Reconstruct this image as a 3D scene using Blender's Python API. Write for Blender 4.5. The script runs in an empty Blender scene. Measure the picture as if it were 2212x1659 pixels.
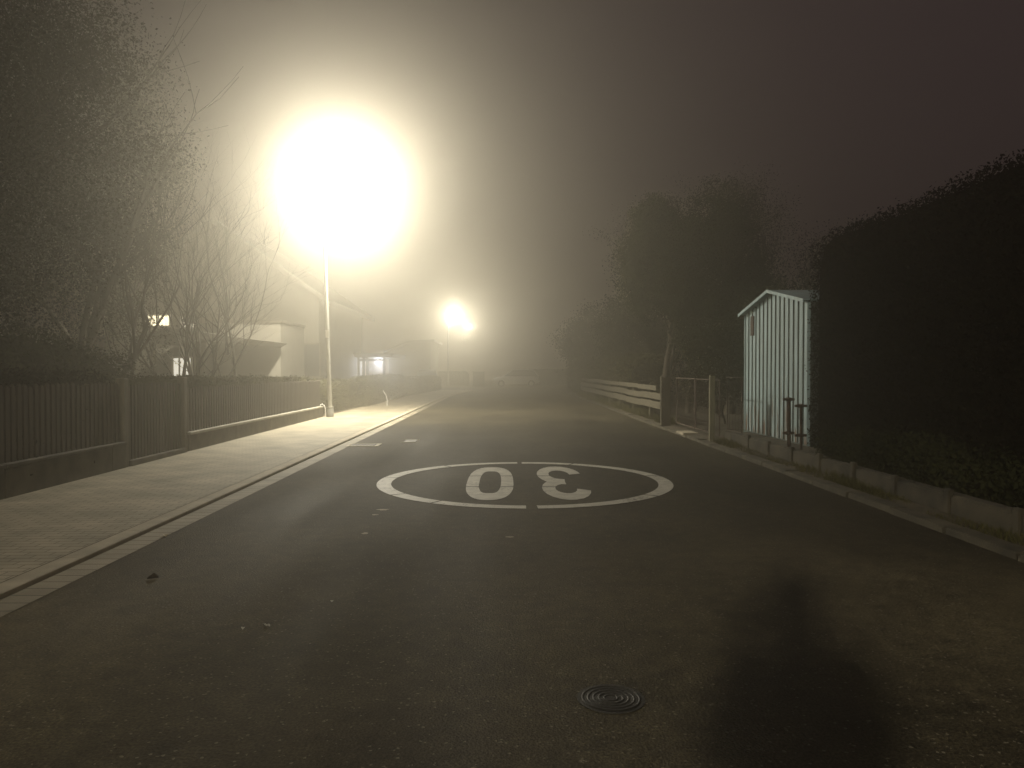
import bpy, bmesh, math, random
import numpy as np
from mathutils import Vector, Matrix
R = math.radians
scene = bpy.context.scene
C = scene.collection

# ---------------------------------------------------------------- camera
F = 1660.0 / 2212.0                      # focal length in picture widths
cam_d = bpy.data.cameras.new('camera'); cam = bpy.data.objects.new('camera', cam_d); C.objects.link(cam)
cam_d.sensor_width = 36; cam_d.lens = 36 * F
cam_d.clip_start = 0.03; cam_d.clip_end = 2000
EYE = Vector((0, 0, 1.5))
cam.location = EYE
cam.rotation_euler = (R(90 - 1.02), 0, R(-0.62))
scene.camera = cam

# ---------------------------------------------------------------- world: light polluted night sky above the fog
world = bpy.data.worlds.new('World'); scene.world = world; world.use_nodes = True
wn = world.node_tree; wn.nodes.clear()
wo = wn.nodes.new('ShaderNodeOutputWorld'); bg = wn.nodes.new('ShaderNodeBackground')
bg.inputs['Color'].default_value = (0.115, 0.078, 0.086, 1); bg.inputs['Strength'].default_value = 0.24
wn.links.new(bg.outputs[0], wo.inputs[0])

# ---------------------------------------------------------------- exposure and light levels
vs = scene.view_settings
vs.view_transform = 'Standard'; vs.look = 'None'; vs.exposure = 0.0; vs.gamma = 1.0
scene.cycles.use_denoising = True
scene.cycles.volume_bounces = 1
scene.cycles.max_bounces = 6
scene.cycles.diffuse_bounces = 2
scene.cycles.glossy_bounces = 2
scene.cycles.sample_clamp_indirect = 3.0
LAMP_COL = (1.0, 0.93, 0.76)
LAMP_W = 5000.0
FAR_LAMP_W = 2500.0
BACK_LAMP_W = 4600.0
FOG_DENSITY = 0.021
FOG_G = 0.87

# ---------------------------------------------------------------- helpers
def link(o): C.objects.link(o); return o
def tag(o, label=None, cat=None, group=None, kind=None):
    if label: o['label'] = label
    if cat: o['category'] = cat
    if group: o['group'] = group
    if kind: o['kind'] = kind
    return o
def empty(name, loc, label, cat, group=None, rz=0):
    o = bpy.data.objects.new(name, None); link(o); o.location = loc; o.rotation_euler = (0, 0, rz)
    o.empty_display_size = 0.2
    return tag(o, label, cat, group)
def copy_tree(o, parent=None):
    c = o.copy(); C.objects.link(c)
    if parent is not None: c.parent = parent
    for ch in list(o.children): copy_tree(ch, c)
    return c
def gp(px, py, z=0.0):
    """picture point (2212 px scale) -> point on the level z"""
    d = cam.rotation_euler.to_matrix() @ Vector(((px - 1106) / 1660, (829.5 - py) / 1660, -1))
    return EYE + d * ((z - EYE.z) / d.z)
def at(px, py, Y):
    d = cam.rotation_euler.to_matrix() @ Vector(((px - 1106) / 1660, (829.5 - py) / 1660, -1))
    return EYE + d * (Y / d.y)

class MB:
    def __init__(s): s.v = []; s.f = []; s.smooth = []
    def poly(s, pts, faces, sm=False):
        n = len(s.v); s.v += [tuple(p) for p in pts]; s.f += [tuple(i + n for i in f) for f in faces]; s.smooth += [sm] * len(faces); return s
    def box(s, x0, x1, y0, y1, z0, z1, rz=0, c=None):
        p = [(x, y, z) for z in (z0, z1) for (x, y) in ((x0, y0), (x1, y0), (x1, y1), (x0, y1))]
        if rz:
            cx, cy = c or ((x0 + x1) / 2, (y0 + y1) / 2); a, b = math.cos(rz), math.sin(rz)
            p = [(cx + (x - cx) * a - (y - cy) * b, cy + (x - cx) * b + (y - cy) * a, z) for x, y, z in p]
        return s.poly(p, [(3, 2, 1, 0), (4, 5, 6, 7), (0, 1, 5, 4), (1, 2, 6, 5), (2, 3, 7, 6), (3, 0, 4, 7)])
    def tube(s, pts, rad, n=8, cap=True):
        pts = [Vector(p) for p in pts]; m = len(pts)
        if not hasattr(rad, '__len__'): rad = [rad] * m
        vs_ = []; ref = None
        for i, p in enumerate(pts):
            d = (pts[min(i + 1, m - 1)] - pts[max(i - 1, 0)])
            if d.length < 1e-9: d = Vector((0, 0, 1))
            d.normalize()
            if ref is None: ref = Vector((1, 0, 0)) if abs(d.x) < .8 else Vector((0, 1, 0))
            u = d.cross(ref).normalized(); w = d.cross(u); ref = -w if False else ref
            for k in range(n):
                a = 2 * math.pi * k / n; vs_.append(p + (u * math.cos(a) + w * math.sin(a)) * rad[i])
        fs = [(i * n + k, i * n + (k + 1) % n, (i + 1) * n + (k + 1) % n, (i + 1) * n + k) for i in range(m - 1) for k in range(n)]
        s.poly(vs_, fs, True)
        if cap and n > 3:
            s.poly(vs_[:n], [tuple(range(n))[::-1]]); s.poly(vs_[-n:], [tuple(range(n))])
        return s
    def prism(s, prof, axis, a0, a1):
        """extrude a 2D profile: axis 'x' -> profile (y,z); 'y' -> (x,z); 'z' -> (x,y)"""
        n = len(prof)
        def mk(p, a): return {'x': (a, p[0], p[1]), 'y': (p[0], a, p[1]), 'z': (p[0], p[1], a)}[axis]
        pts = [mk(p, a0) for p in prof] + [mk(p, a1) for p in prof]
        return s.poly(pts, [tuple(range(n)), tuple(range(2 * n - 1, n - 1, -1))] + [(i, i + n, (i + 1) % n + n, (i + 1) % n) for i in range(n)])
    def build(s, name, mat, parent=None, bevel=0, seg=2):
        me = bpy.data.meshes.new(name); me.from_pydata(s.v, [], s.f); me.update()
        me.polygons.foreach_set('use_smooth', s.smooth)
        bm = bmesh.new(); bm.from_mesh(me)
        if bevel: bmesh.ops.remove_doubles(bm, verts=bm.verts, dist=1e-5)
        bmesh.ops.recalc_face_normals(bm, faces=bm.faces)
        if bevel: bmesh.ops.bevel(bm, geom=list(bm.edges), offset=bevel, segments=seg, affect='EDGES', clamp_overlap=True)
        bm.to_mesh(me); bm.free()
        me.materials.append(mat)
        o = bpy.data.objects.new(name, me); link(o)
        if parent is not None:
            o.parent = parent
            o.matrix_parent_inverse = Matrix.LocRotScale(parent.location, parent.rotation_euler, None).inverted()
        return o
def np_mesh(name, verts, nper, mat, parent=None):
    """verts (N*nper,3), independent n-gons"""
    me = bpy.data.meshes.new(name); n = len(verts); k = n // nper
    me.vertices.add(n); me.vertices.foreach_set('co', verts.astype(np.float32).ravel())
    me.loops.add(n); me.loops.foreach_set('vertex_index', np.arange(n, dtype=np.int32))
    me.polygons.add(k); me.polygons.foreach_set('loop_start', np.arange(0, n, nper, dtype=np.int32))
    me.update(calc_edges=True); me.materials.append(mat)
    o = bpy.data.objects.new(name, me); link(o)
    if parent is not None:
        o.parent = parent; o.matrix_parent_inverse = Matrix.LocRotScale(parent.location, parent.rotation_euler, None).inverted()
    return o
def leaves(pts, size, rng, aspect=0.55):
    n = len(pts)
    a = rng.normal(size=(n, 3)); a /= np.linalg.norm(a, axis=1)[:, None]
    b = rng.normal(size=(n, 3)); b -= (b * a).sum(1)[:, None] * a; b /= np.linalg.norm(b, axis=1)[:, None]
    s = size * rng.uniform(.6, 1.35, (n, 1))
    L = a * s; W = b * s * aspect * .5
    v = np.stack([pts - L * .5, pts + W - L * .05, pts + L * .5, pts - W - L * .05], 1)
    return v.reshape(-1, 3)

# ---------------------------------------------------------------- materials
def mat(name, col, rough=.8, metal=0, spec=.5, var=.25, scale=6, bump=0, bscale=40, col2=None, stretch=None, detail=6, coat=0):
    m = bpy.data.materials.new(name); m.use_nodes = True; nt = m.node_tree; N = nt.nodes; L = nt.links
    p = N['Principled BSDF']; p.inputs['Roughness'].default_value = rough; p.inputs['Metallic'].default_value = metal
    p.inputs['Specular IOR Level'].default_value = spec
    if coat: p.inputs['Coat Weight'].default_value = coat
    tc = N.new('ShaderNodeTexCoord'); src = tc.outputs['Object']
    if stretch:
        mp = N.new('ShaderNodeMapping'); mp.inputs['Scale'].default_value = stretch; L.new(src, mp.inputs[0]); src = mp.outputs[0]
    nz = N.new('ShaderNodeTexNoise'); nz.inputs['Scale'].default_value = scale; nz.inputs['Detail'].default_value = detail
    L.new(src, nz.inputs['Vector'])
    rp = N.new('ShaderNodeValToRGB'); c2 = col2 or tuple(c * (1 - var) for c in col)
    c1 = col if col2 else tuple(min(1, c * (1 + var)) for c in col)
    rp.color_ramp.elements[0].position = .32; rp.color_ramp.elements[1].position = .68
    rp.color_ramp.elements[0].color = (*c2, 1); rp.color_ramp.elements[1].color = (*c1, 1)
    L.new(nz.outputs['Fac'], rp.inputs[0]); L.new(rp.outputs[0], p.inputs['Base Color'])
    if bump:
        n2 = N.new('ShaderNodeTexNoise'); n2.inputs['Scale'].default_value = bscale; n2.inputs['Detail'].default_value = 4
        L.new(src, n2.inputs['Vector']); b = N.new('ShaderNodeBump'); b.inputs['Strength'].default_value = bump; b.inputs['Distance'].default_value = .01
        L.new(n2.outputs['Fac'], b.inputs['Height']); L.new(b.outputs[0], p.inputs['Normal'])
    return m
def emis(name, col, s):
    m = bpy.data.materials.new(name); m.use_nodes = True; N = m.node_tree.nodes
    p = N['Principled BSDF']; p.inputs['Base Color'].default_value = (.8, .8, .8, 1)
    p.inputs['Emission Color'].default_value = (*col, 1); p.inputs['Emission Strength'].default_value = s
    return m
def leafmat(name, col, col2):
    m = mat(name, col, rough=.9, spec=.0, scale=1.3, col2=col2)
    return m

def asphalt_mat():
    m = bpy.data.materials.new('asphalt'); m.use_nodes = True; nt = m.node_tree; N = nt.nodes; L = nt.links
    p = N['Principled BSDF']; tc = N.new('ShaderNodeTexCoord')
    def noise(sc, det=4, rough=.5, mp=None):
        n = N.new('ShaderNodeTexNoise'); n.inputs['Scale'].default_value = sc; n.inputs['Detail'].default_value = det; n.inputs['Roughness'].default_value = rough
        if mp:
            q = N.new('ShaderNodeMapping'); q.inputs['Scale'].default_value = mp; L.new(tc.outputs['Object'], q.inputs[0]); L.new(q.outputs[0], n.inputs['Vector'])
        else: L.new(tc.outputs['Object'], n.inputs['Vector'])
        return n
    big = noise(.55, 5); fine = noise(70, 3, .6); trk = noise(1.1, 3, .5, (1, .12, 1))
    v = N.new('ShaderNodeTexVoronoi'); v.inputs['Scale'].default_value = 95; L.new(tc.outputs['Object'], v.inputs['Vector'])
    r1 = N.new('ShaderNodeValToRGB'); r1.color_ramp.elements[0].position = .3; r1.color_ramp.elements[1].position = .72
    r1.color_ramp.elements[0].color = (.041, .0365, .026, 1); r1.color_ramp.elements[1].color = (.077, .069, .051, 1)
    L.new(big.outputs['Fac'], r1.inputs[0])
    r2 = N.new('ShaderNodeValToRGB'); r2.color_ramp.elements[0].position = .35; r2.color_ramp.elements[1].position = .7
    r2.color_ramp.elements[0].color = (.45, .45, .45, 1); r2.color_ramp.elements[1].color = (1.7, 1.65, 1.55, 1)
    L.new(fine.outputs['Fac'], r2.inputs[0])
    mx = N.new('ShaderNodeMix'); mx.data_type = 'RGBA'; mx.blend_type = 'MULTIPLY'; mx.inputs[0].default_value = 1
    L.new(r1.outputs[0], mx.inputs[6]); L.new(r2.outputs[0], mx.inputs[7])
    # pale aggregate stones: a few voronoi cells
    r3 = N.new('ShaderNodeValToRGB'); r3.color_ramp.interpolation = 'CONSTANT'
    r3.color_ramp.elements[0].color = (0, 0, 0, 1); r3.color_ramp.elements[1].position = .982; r3.color_ramp.elements[1].color = (1, 1, 1, 1)
    sp = N.new('ShaderNodeSeparateColor'); L.new(v.outputs['Color'], sp.inputs[0]); L.new(sp.outputs[0], r3.inputs[0])
    bl = noise(.32, 8, .62, (1, .55, 1)); r4 = N.new('ShaderNodeValToRGB'); r4.color_ramp.elements[0].position = .40; r4.color_ramp.elements[1].position = .60
    r4.color_ramp.elements[0].color = (.62, .60, .58, 1); r4.color_ramp.elements[1].color = (1.25, 1.22, 1.12, 1); L.new(bl.outputs['Fac'], r4.inputs[0])
    mid = noise(7, 6, .7); r5 = N.new('ShaderNodeValToRGB'); r5.color_ramp.elements[0].position = .35; r5.color_ramp.elements[1].position = .68
    r5.color_ramp.elements[0].color = (.66, .66, .66, 1); r5.color_ramp.elements[1].color = (1.3, 1.28, 1.2, 1); L.new(mid.outputs['Fac'], r5.inputs[0])
    ma = N.new('ShaderNodeMix'); ma.data_type = 'RGBA'; ma.blend_type = 'MULTIPLY'; ma.inputs[0].default_value = 1; L.new(r4.outputs[0], ma.inputs[6]); L.new(r5.outputs[0], ma.inputs[7])
    mb_ = N.new('ShaderNodeMix'); mb_.data_type = 'RGBA'; mb_.blend_type = 'MULTIPLY'; mb_.inputs[0].default_value = 1; L.new(mx.outputs[2], mb_.inputs[6]); L.new(ma.outputs[2], mb_.inputs[7]); mx = mb_
    mx2 = N.new('ShaderNodeMix'); mx2.data_type = 'RGBA'; L.new(r3.outputs[0], mx2.inputs[0]); L.new(mx.outputs[2], mx2.inputs[6]); mx2.inputs[7].default_value = (.15, .135, .10, 1)
    L.new(mx2.outputs[2], p.inputs['Base Color'])
    rr = N.new('ShaderNodeMapRange'); rr.inputs['From Min'].default_value = .3; rr.inputs['From Max'].default_value = .7
    rr.inputs['To Min'].default_value = .68; rr.inputs['To Max'].default_value = .85; L.new(trk.outputs['Fac'], rr.inputs['Value'])
    L.new(rr.outputs[0], p.inputs['Roughness'])
    p.inputs['Specular IOR Level'].default_value = .12; p.inputs['Diffuse Roughness'].default_value = 1.0
    b = N.new('ShaderNodeBump'); b.inputs['Strength'].default_value = .55; b.inputs['Distance'].default_value = .006
    ad = N.new('ShaderNodeMath'); ad.operation = 'ADD'; L.new(fine.outputs['Fac'], ad.inputs[0]); L.new(v.outputs['Distance'], ad.inputs[1])
    L.new(ad.outputs[0], b.inputs['Height']); L.new(b.outputs[0], p.inputs['Normal'])
    return m
def paver_mat(name, c1, c2, mortar, w, h, msize=.008):
    m = bpy.data.materials.new(name); m.use_nodes = True; nt = m.node_tree; N = nt.nodes; L = nt.links
    p = N['Principled BSDF']; tc = N.new('ShaderNodeTexCoord')
    br = N.new('ShaderNodeTexBrick'); br.inputs['Scale'].default_value = 1; br.inputs['Brick Width'].default_value = w; br.inputs['Row Height'].default_value = h
    br.inputs['Mortar Size'].default_value = msize; br.inputs['Mortar Smooth'].default_value = .2; br.inputs['Bias'].default_value = 0
    br.inputs['Color1'].default_value = (*c1, 1); br.inputs['Color2'].default_value = (*c2, 1); br.inputs['Mortar'].default_value = (*mortar, 1)
    L.new(tc.outputs['Object'], br.inputs['Vector'])
    n = N.new('ShaderNodeTexNoise'); n.inputs['Scale'].default_value = 1.7; n.inputs['Detail'].default_value = 8; L.new(tc.outputs['Object'], n.inputs['Vector'])
    r = N.new('ShaderNodeValToRGB'); r.color_ramp.elements[0].position = .3; r.color_ramp.elements[1].position = .7
    r.color_ramp.elements[0].color = (.62, .62, .58, 1); r.color_ramp.elements[1].color = (1.15, 1.13, 1.1, 1); L.new(n.outputs['Fac'], r.inputs[0])
    mx = N.new('ShaderNodeMix'); mx.data_type = 'RGBA'; mx.blend_type = 'MULTIPLY'; mx.inputs[0].default_value = 1
    L.new(br.outputs[0], mx.inputs[6]); L.new(r.outputs[0], mx.inputs[7]); L.new(mx.outputs[2], p.inputs['Base Color'])
    n2 = N.new('ShaderNodeTexNoise'); n2.inputs['Scale'].default_value = 60; L.new(tc.outputs['Object'], n2.inputs['Vector'])
    ad = N.new('ShaderNodeMath'); ad.operation = 'MULTIPLY_ADD'; L.new(br.outputs['Fac'], ad.inputs[0]); ad.inputs[1].default_value = -1.5; L.new(n2.outputs['Fac'], ad.inputs[2])
    b = N.new('ShaderNodeBump'); b.inputs['Strength'].default_value = .6; b.inputs['Distance'].default_value = .006; L.new(ad.outputs[0], b.inputs['Height']); L.new(b.outputs[0], p.inputs['Normal'])
    p.inputs['Roughness'].default_value = .75
    return m
M = dict(
    asphalt=asphalt_mat(),
    paver=paver_mat('footpath_pavers', (.36, .32, .235), (.42, .375, .28), (.14, .12, .085), .2, .1, .006),
    gutter=paver_mat('gutter_stones', (.27, .24, .175), (.34, .30, .225), (.06, .05, .035), 2.0, .165, .007),
    kerb=mat('kerb_concrete', (.43, .38, .28), .8, var=.22, scale=3, bump=.3, bscale=60),
    kerb_dirty=mat('dirty_kerb_concrete', (.085, .073, .048), .85, var=.5, scale=4, bump=.4, bscale=50),
    soil=mat('garden_soil', (.06, .05, .03), .95, var=.5, scale=3, bump=.8, bscale=20),
    verge=mat('verge_dirt', (.07, .055, .033), .95, var=.45, scale=5, bump=.8, bscale=30),
    grass=leafmat('dry_grass', (.13, .115, .045), (.07, .07, .025)),
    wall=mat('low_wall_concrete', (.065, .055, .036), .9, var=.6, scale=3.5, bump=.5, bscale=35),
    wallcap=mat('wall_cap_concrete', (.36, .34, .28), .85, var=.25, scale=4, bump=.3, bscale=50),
    picket=mat('weathered_brown_wood', (.045, .031, .018), .85, var=.4, scale=5, stretch=(6, 6, .6), bump=.3, bscale=20),
    railwood=mat('weathered_grey_wood', (.125, .11, .075), .85, var=.5, scale=5, stretch=(4, .5, 9), bump=.3, bscale=15),
    postwood=mat('dark_stained_wood', (.10, .085, .055), .85, var=.35, scale=5, stretch=(6, 6, .7), bump=.3),
    postpale=mat('mossy_pale_post', (.22, .20, .13), .85, var=.3, scale=6, stretch=(5, 5, .8), bump=.3),
    steel=mat('galvanised_steel', (.55, .55, .52), .45, metal=.75, var=.15, scale=8),
    polegrey=mat('grey_painted_pole', (.42, .42, .39), .55, var=.15, scale=4),
    sleeve=mat('pole_base_sleeve', (.22, .22, .20), .6, var=.2, scale=6),
    plate=mat('pale_number_plate', (.75, .74, .70), .5, var=.05),
    darkmetal=mat('dark_rusty_metal', (.075, .05, .035), .7, metal=.3, var=.5, scale=14, bump=.3),
    iron=mat('cast_iron', (.022, .02, .016), .6, metal=.2, var=.4, scale=30, bump=.3, bscale=80),
    bark=mat('grey_brown_bark', (.055, .043, .028), .9, var=.35, scale=9, stretch=(3, 3, .7), bump=.6, bscale=25),
    ever=leafmat('evergreen_leaves', (.055, .055, .022), (.022, .024, .012)),
    everdark=leafmat('dark_conifer_leaves', (.028, .026, .012), (.012, .012, .007)),
    ivy=leafmat('ivy_leaves', (.042, .044, .018), (.018, .019, .009)),
    hedge=leafmat('hedge_leaves', (.075, .072, .032), (.04, .037, .018)),
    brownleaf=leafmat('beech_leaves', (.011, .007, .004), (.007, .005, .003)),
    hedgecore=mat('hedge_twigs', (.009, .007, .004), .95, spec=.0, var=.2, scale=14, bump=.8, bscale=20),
    render_w=mat('pale_house_render', (.24, .225, .19), .9, var=.08, scale=2, bump=.15, bscale=60),
    render_y=mat('cream_house_render', (.15, .14, .115), .9, var=.1, scale=2),
    roof=mat('brown_roof_tiles', (.13, .12, .10), .8, var=.3, scale=6, bump=.4),
    fascia=mat('dark_fascia_wood', (.09, .075, .055), .8, var=.3, scale=6),
    glassdark=mat('dark_window_glass', (.03, .032, .035), .08, var=.1, spec=.8),
    frame=mat('white_window_frame', (.6, .59, .56), .5, var=.05),
    lit=emis('warm_lit_window', (1.0, .86, .55), 3.2),
    litpale=emis('pale_lit_window', (.95, .9, .75), 1.2),
    litblue=emis('cool_porch_light', (.80, .85, 1.0), 6.0),
    lampglass=emis('lamp_diffuser', LAMP_COL, 60.0),
    lampglass_cool=emis('cool_lamp_diffuser', (.95, 1, .98), 40.0),
    paint_w=mat('worn_road_paint', (.62, .60, .52), .6, var=.16, scale=7, bump=.35, bscale=70, detail=9),
    carblue=mat('silver_blue_car_paint', (.30, .36, .46), .3, metal=.3, var=.04, coat=.6),
    carwhite=mat('white_car_paint', (.68, .68, .66), .35, var=.03, coat=.6),
    cardark=mat('dark_cabinet_paint', (.16, .17, .15), .6, var=.15),
    misted=mat('misted_glass_reflection', (.36, .42, .52), .5, var=.1),  # pale blue reflected light is put into the misted glass colour
    tyre=mat('tyre_rubber', (.02, .02, .02), .85, var=.2),
    leafdry=mat('dry_fallen_leaf', (.42, .34, .20), .8, var=.3, scale=25),
    leafdark=mat('dark_wet_leaf', (.03, .022, .015), .5, var=.3, scale=25),
    crumb=mat('pale_grit', (.55, .53, .46), .8, var=.1),
    jacket=mat('dark_jacket_cloth', (.03, .032, .04), .9, var=.25, scale=20, bump=.3, bscale=120),
    trousers=mat('dark_jeans_cloth', (.03, .035, .05), .9, var=.2, scale=30),
    skin=mat('skin', (.55, .36, .27), .55, var=.06, scale=12),
    hair=mat('dark_brown_hair', (.035, .022, .014), .6, var=.4, scale=60),
)

def wear_paint(m):
    nt = m.node_tree; N = nt.nodes; L = nt.links; p = N['Principled BSDF']; src = p.inputs['Base Color'].links[0].from_socket
    tc = N.new('ShaderNodeTexCoord'); a = N.new('ShaderNodeTexNoise'); a.inputs['Scale'].default_value = 26; a.inputs['Detail'].default_value = 8; a.inputs['Roughness'].default_value = .75
    b = N.new('ShaderNodeTexNoise'); b.inputs['Scale'].default_value = 1.6; b.inputs['Detail'].default_value = 3
    L.new(tc.outputs['Object'], a.inputs['Vector']); L.new(tc.outputs['Object'], b.inputs['Vector'])
    s_ = N.new('ShaderNodeMath'); s_.operation = 'MULTIPLY_ADD'; L.new(b.outputs['Fac'], s_.inputs[0]); s_.inputs[1].default_value = .45; L.new(a.outputs['Fac'], s_.inputs[2])
    mr = N.new('ShaderNodeMapRange'); mr.inputs['From Min'].default_value = .80; mr.inputs['From Max'].default_value = .90; L.new(s_.outputs[0], mr.inputs['Value'])
    mx = N.new('ShaderNodeMix'); mx.data_type = 'RGBA'; L.new(mr.outputs[0], mx.inputs[0]); L.new(src, mx.inputs[6]); mx.inputs[7].default_value = (.13, .115, .085, 1)
    L.new(mx.outputs[2], p.inputs['Base Color'])
wear_paint(M['paint_w'])
# painted corrugated shed sheet: pale blue green, with rust runs near the foot and painted shade in the troughs
def shed_mat():
    m = bpy.data.materials.new('painted_corrugated_steel'); m.use_nodes = True; nt = m.node_tree; N = nt.nodes; L = nt.links
    p = N['Principled BSDF']; tc = N.new('ShaderNodeTexCoord')
    mp = N.new('ShaderNodeMapping'); mp.inputs['Scale'].default_value = (3, 3, .35); L.new(tc.outputs['Object'], mp.inputs[0])
    n = N.new('ShaderNodeTexNoise'); n.inputs['Scale'].default_value = 2.2; n.inputs['Detail'].default_value = 8; L.new(mp.outputs[0], n.inputs['Vector'])
    r = N.new('ShaderNodeValToRGB'); e = r.color_ramp.elements
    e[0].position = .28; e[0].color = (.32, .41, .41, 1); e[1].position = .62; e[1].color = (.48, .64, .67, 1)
    L.new(n.outputs['Fac'], r.inputs[0])
    n2 = N.new('ShaderNodeTexNoise'); n2.inputs['Scale'].default_value = 5; n2.inputs['Detail'].default_value = 6; L.new(mp.outputs[0], n2.inputs['Vector'])
    sx = N.new('ShaderNodeSeparateXYZ'); L.new(tc.outputs['Object'], sx.inputs[0])
    mr = N.new('ShaderNodeMapRange'); mr.inputs['From Min'].default_value = .2; mr.inputs['From Max'].default_value = 1.5; mr.inputs['To Min'].default_value = .30; mr.inputs['To Max'].default_value = 0
    L.new(sx.outputs['Z'], mr.inputs['Value'])
    ad = N.new('ShaderNodeMath'); ad.operation = 'ADD'; L.new(n2.outputs['Fac'], ad.inputs[0]); L.new(mr.outputs[0], ad.inputs[1])
    rr = N.new('ShaderNodeMapRange'); rr.inputs['From Min'].default_value = .70; rr.inputs['From Max'].default_value = .86; L.new(ad.outputs[0], rr.inputs['Value'])
    mx = N.new('ShaderNodeMix'); mx.data_type = 'RGBA'; L.new(rr.outputs[0], mx.inputs[0]); L.new(r.outputs[0], mx.inputs[6]); mx.inputs[7].default_value = (.20, .11, .06, 1)
    L.new(mx.outputs[2], p.inputs['Base Color']); p.inputs['Roughness'].default_value = .5; p.inputs['Specular IOR Level'].default_value = .6
    return m
M['shed'] = shed_mat()
M['shedside'] = mat('shed_side_shade', (.10, .12, .10), .7, var=.3, scale=4)  # shade of the side away from the lamp, put into its colour
M['shedtrough'] = mat('shed_trough_shade', (.10, .13, .115), .7, var=.3, scale=6)  # darker colour paints the shade of the rib troughs and risers

# ---------------------------------------------------------------- the setting
XL_WALL = -5.68; XK0 = -3.47; XK1 = -3.27; XG = -3.05; XR = 4.05; XRK = 4.25
YE = 56.0                                # where the street meets the side road
def sheet(name, xs_of_y, ys, z, m, uvrot=False):
    v = []; f = []
    for i, y in enumerate(ys):
        a, b = xs_of_y(y); v += [(a, y, z), (b, y, z)]
    for i in range(len(ys) - 1): f.append((2 * i, 2 * i + 1, 2 * i + 3, 2 * i + 2))
    mb = MB(); mb.poly(v, f); return mb.build(name, m)
def bend(y):                              # the left side swings right near the end of the street
    return 0 if y < 42 else (y - 42) ** 2 * .0042
ys = [-32, 0, 20, 40] + [42 + i * 2 for i in range(9)]
gr = MB()
# terrain sheet, finely divided on the garden sides so that it is not dead flat
rg = random.Random(3)
nx, ny = 44, 60
gv = []
for j in range(ny + 1):
    for i in range(nx + 1):
        x = -60 + 120 * i / nx; y = -34 + 170 * j / ny
        h = 0
        if x > 5.2: h = min(.18, (x - 5.2) * .1) + rg.uniform(-.02, .02)
        if x < -7: h = rg.uniform(-.03, .03)
        gv.append((x, y, h - .03 if abs(x) < 6 else h - .02))
gr.poly(gv, [(j * (nx + 1) + i, j * (nx + 1) + i + 1, (j + 1) * (nx + 1) + i + 1, (j + 1) * (nx + 1) + i) for j in range(ny) for i in range(nx)], True)
tag(gr.build('ground', M['soil']), kind='structure')
road = sheet('road', lambda y: (XG - .02 + bend(y), XR + .02), ys, 0, M['asphalt']); tag(road, kind='structure')
side = MB(); side.box(-40, 45, 57.9, 64.5, -.02, -.002); tag(side.build('side_road', M['asphalt']), kind='structure')
gut = sheet('gutter', lambda y: (XK1 - .01 + bend(y), XG + bend(y)), ys, .004, M['gutter']); tag(gut, kind='structure')
pv = MB()
for i in range(len(ys) - 1):
    y0, y1 = ys[i], ys[i + 1]; b0, b1 = bend(y0), bend(y1)
    pv.poly([(XL_WALL - .05 + b0 * .6, y0, .036), (XK0 + b0, y0, .036), (XK0 + b1, y1, .036), (XL_WALL - .05 + b1 * .6, y1, .036)], [(0, 1, 2, 3)])
tag(pv.build('footpath', M['paver']), kind='structure')
kb = MB()
prof = [(XK0 + .014, -.05), (XK0 + .014, .036), (XK0 + .022, .041), (XK0 + .11, .043), (XK0 + .16, .040), (XK0 + .172, .032), (XK0 + .178, -.05)]
yy = -32.0
while yy < 57:
    L_ = 1.0; b0, b1 = bend(yy), bend(yy + .99)
    pts = [(x + b0, yy, z) for x, z in prof] + [(x + b1, yy + .992, z) for x, z in prof]
    n = len(prof)
    kb.poly(pts, [tuple(range(n)), tuple(range(2 * n - 1, n - 1, -1))] + [(i, i + n, (i + 1) % n + n, (i + 1) % n) for i in range(n)])
    yy += L_
tag(kb.build('kerb', M['kerb']), kind='structure')
kr = MB(); yy = -32.0; rg = random.Random(5)
while yy < 55:
    j = rg.uniform(-.012, .012); kr.box(XR + j, XRK + j, yy, yy + .99, -.05, .055 + rg.uniform(-.012, .012)); yy += 1.0
o = kr.build('kerb_right', M['kerb_dirty'], bevel=.012); tag(o, kind='structure')
vg = MB(); rg = random.Random(8)
vy = [-32 + .5 * i for i in range(175)]
vv = []
for y in vy:
    for k, x in enumerate((XRK - .01, 4.33, 4.42, 4.56)): vv.append((x, y, .045 + (0 if k == 0 else rg.uniform(0, .035))))
vg.poly(vv, [(4 * i + k, 4 * i + k + 1, 4 * i + k + 5, 4 * i + k + 4) for i in range(len(vy) - 1) for k in range(3)], True)
tag(vg.build('verge', M['verge']), kind='structure')

# ---------------------------------------------------------------- road marking: the 30 in a circle, read from the other direction
mk = empty('road_marking', (.28, 10.38, .004), 'worn white 30 in a ring painted across the asphalt, upside down to the viewer', 'road marking')
def arc_band(cx, cy, a, b, w, t0, t1, n, z=.006):
    v = []; f = []
    for i in range(n + 1):
        t = t0 + (t1 - t0) * i / n
        for q in (0, w): v.append((cx + (a - q) * math.cos(t), cy + (b - q) * math.sin(t), z))
    for i in range(n): f.append((2 * i, 2 * i + 1, 2 * i + 3, 2 * i + 2))
    return v, f
ring = MB()
cuts = [-91.5, -33, 8, 62, 91.5, 118, 172, 213, 241, 268.5]      # seams between the laid pieces, degrees
gaps = [1.3, .5, .45, .5, 1.3, .5, .45, .7, .2, 1.3]
cuts = [-88.5, -38, 14, 65, 90.8, 128, 170, 214, 236, 269.5]
for i in range(len(cuts) - 1):
    g0 = .45; g1 = .45
    if i == 0: g0 = 1.2
    if i == 3: g1 = 1.1
    if i == 4: g0 = 1.1
    if i == len(cuts) - 2: g1 = .6
    v, f = arc_band(.28, 10.38, 1.97, 2.1, .19, R(cuts[i] + g0), R(cuts[i + 1] - g1), 14); ring.poly(v, f)
ring.build('ring', M['paint_w'], mk)
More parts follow.
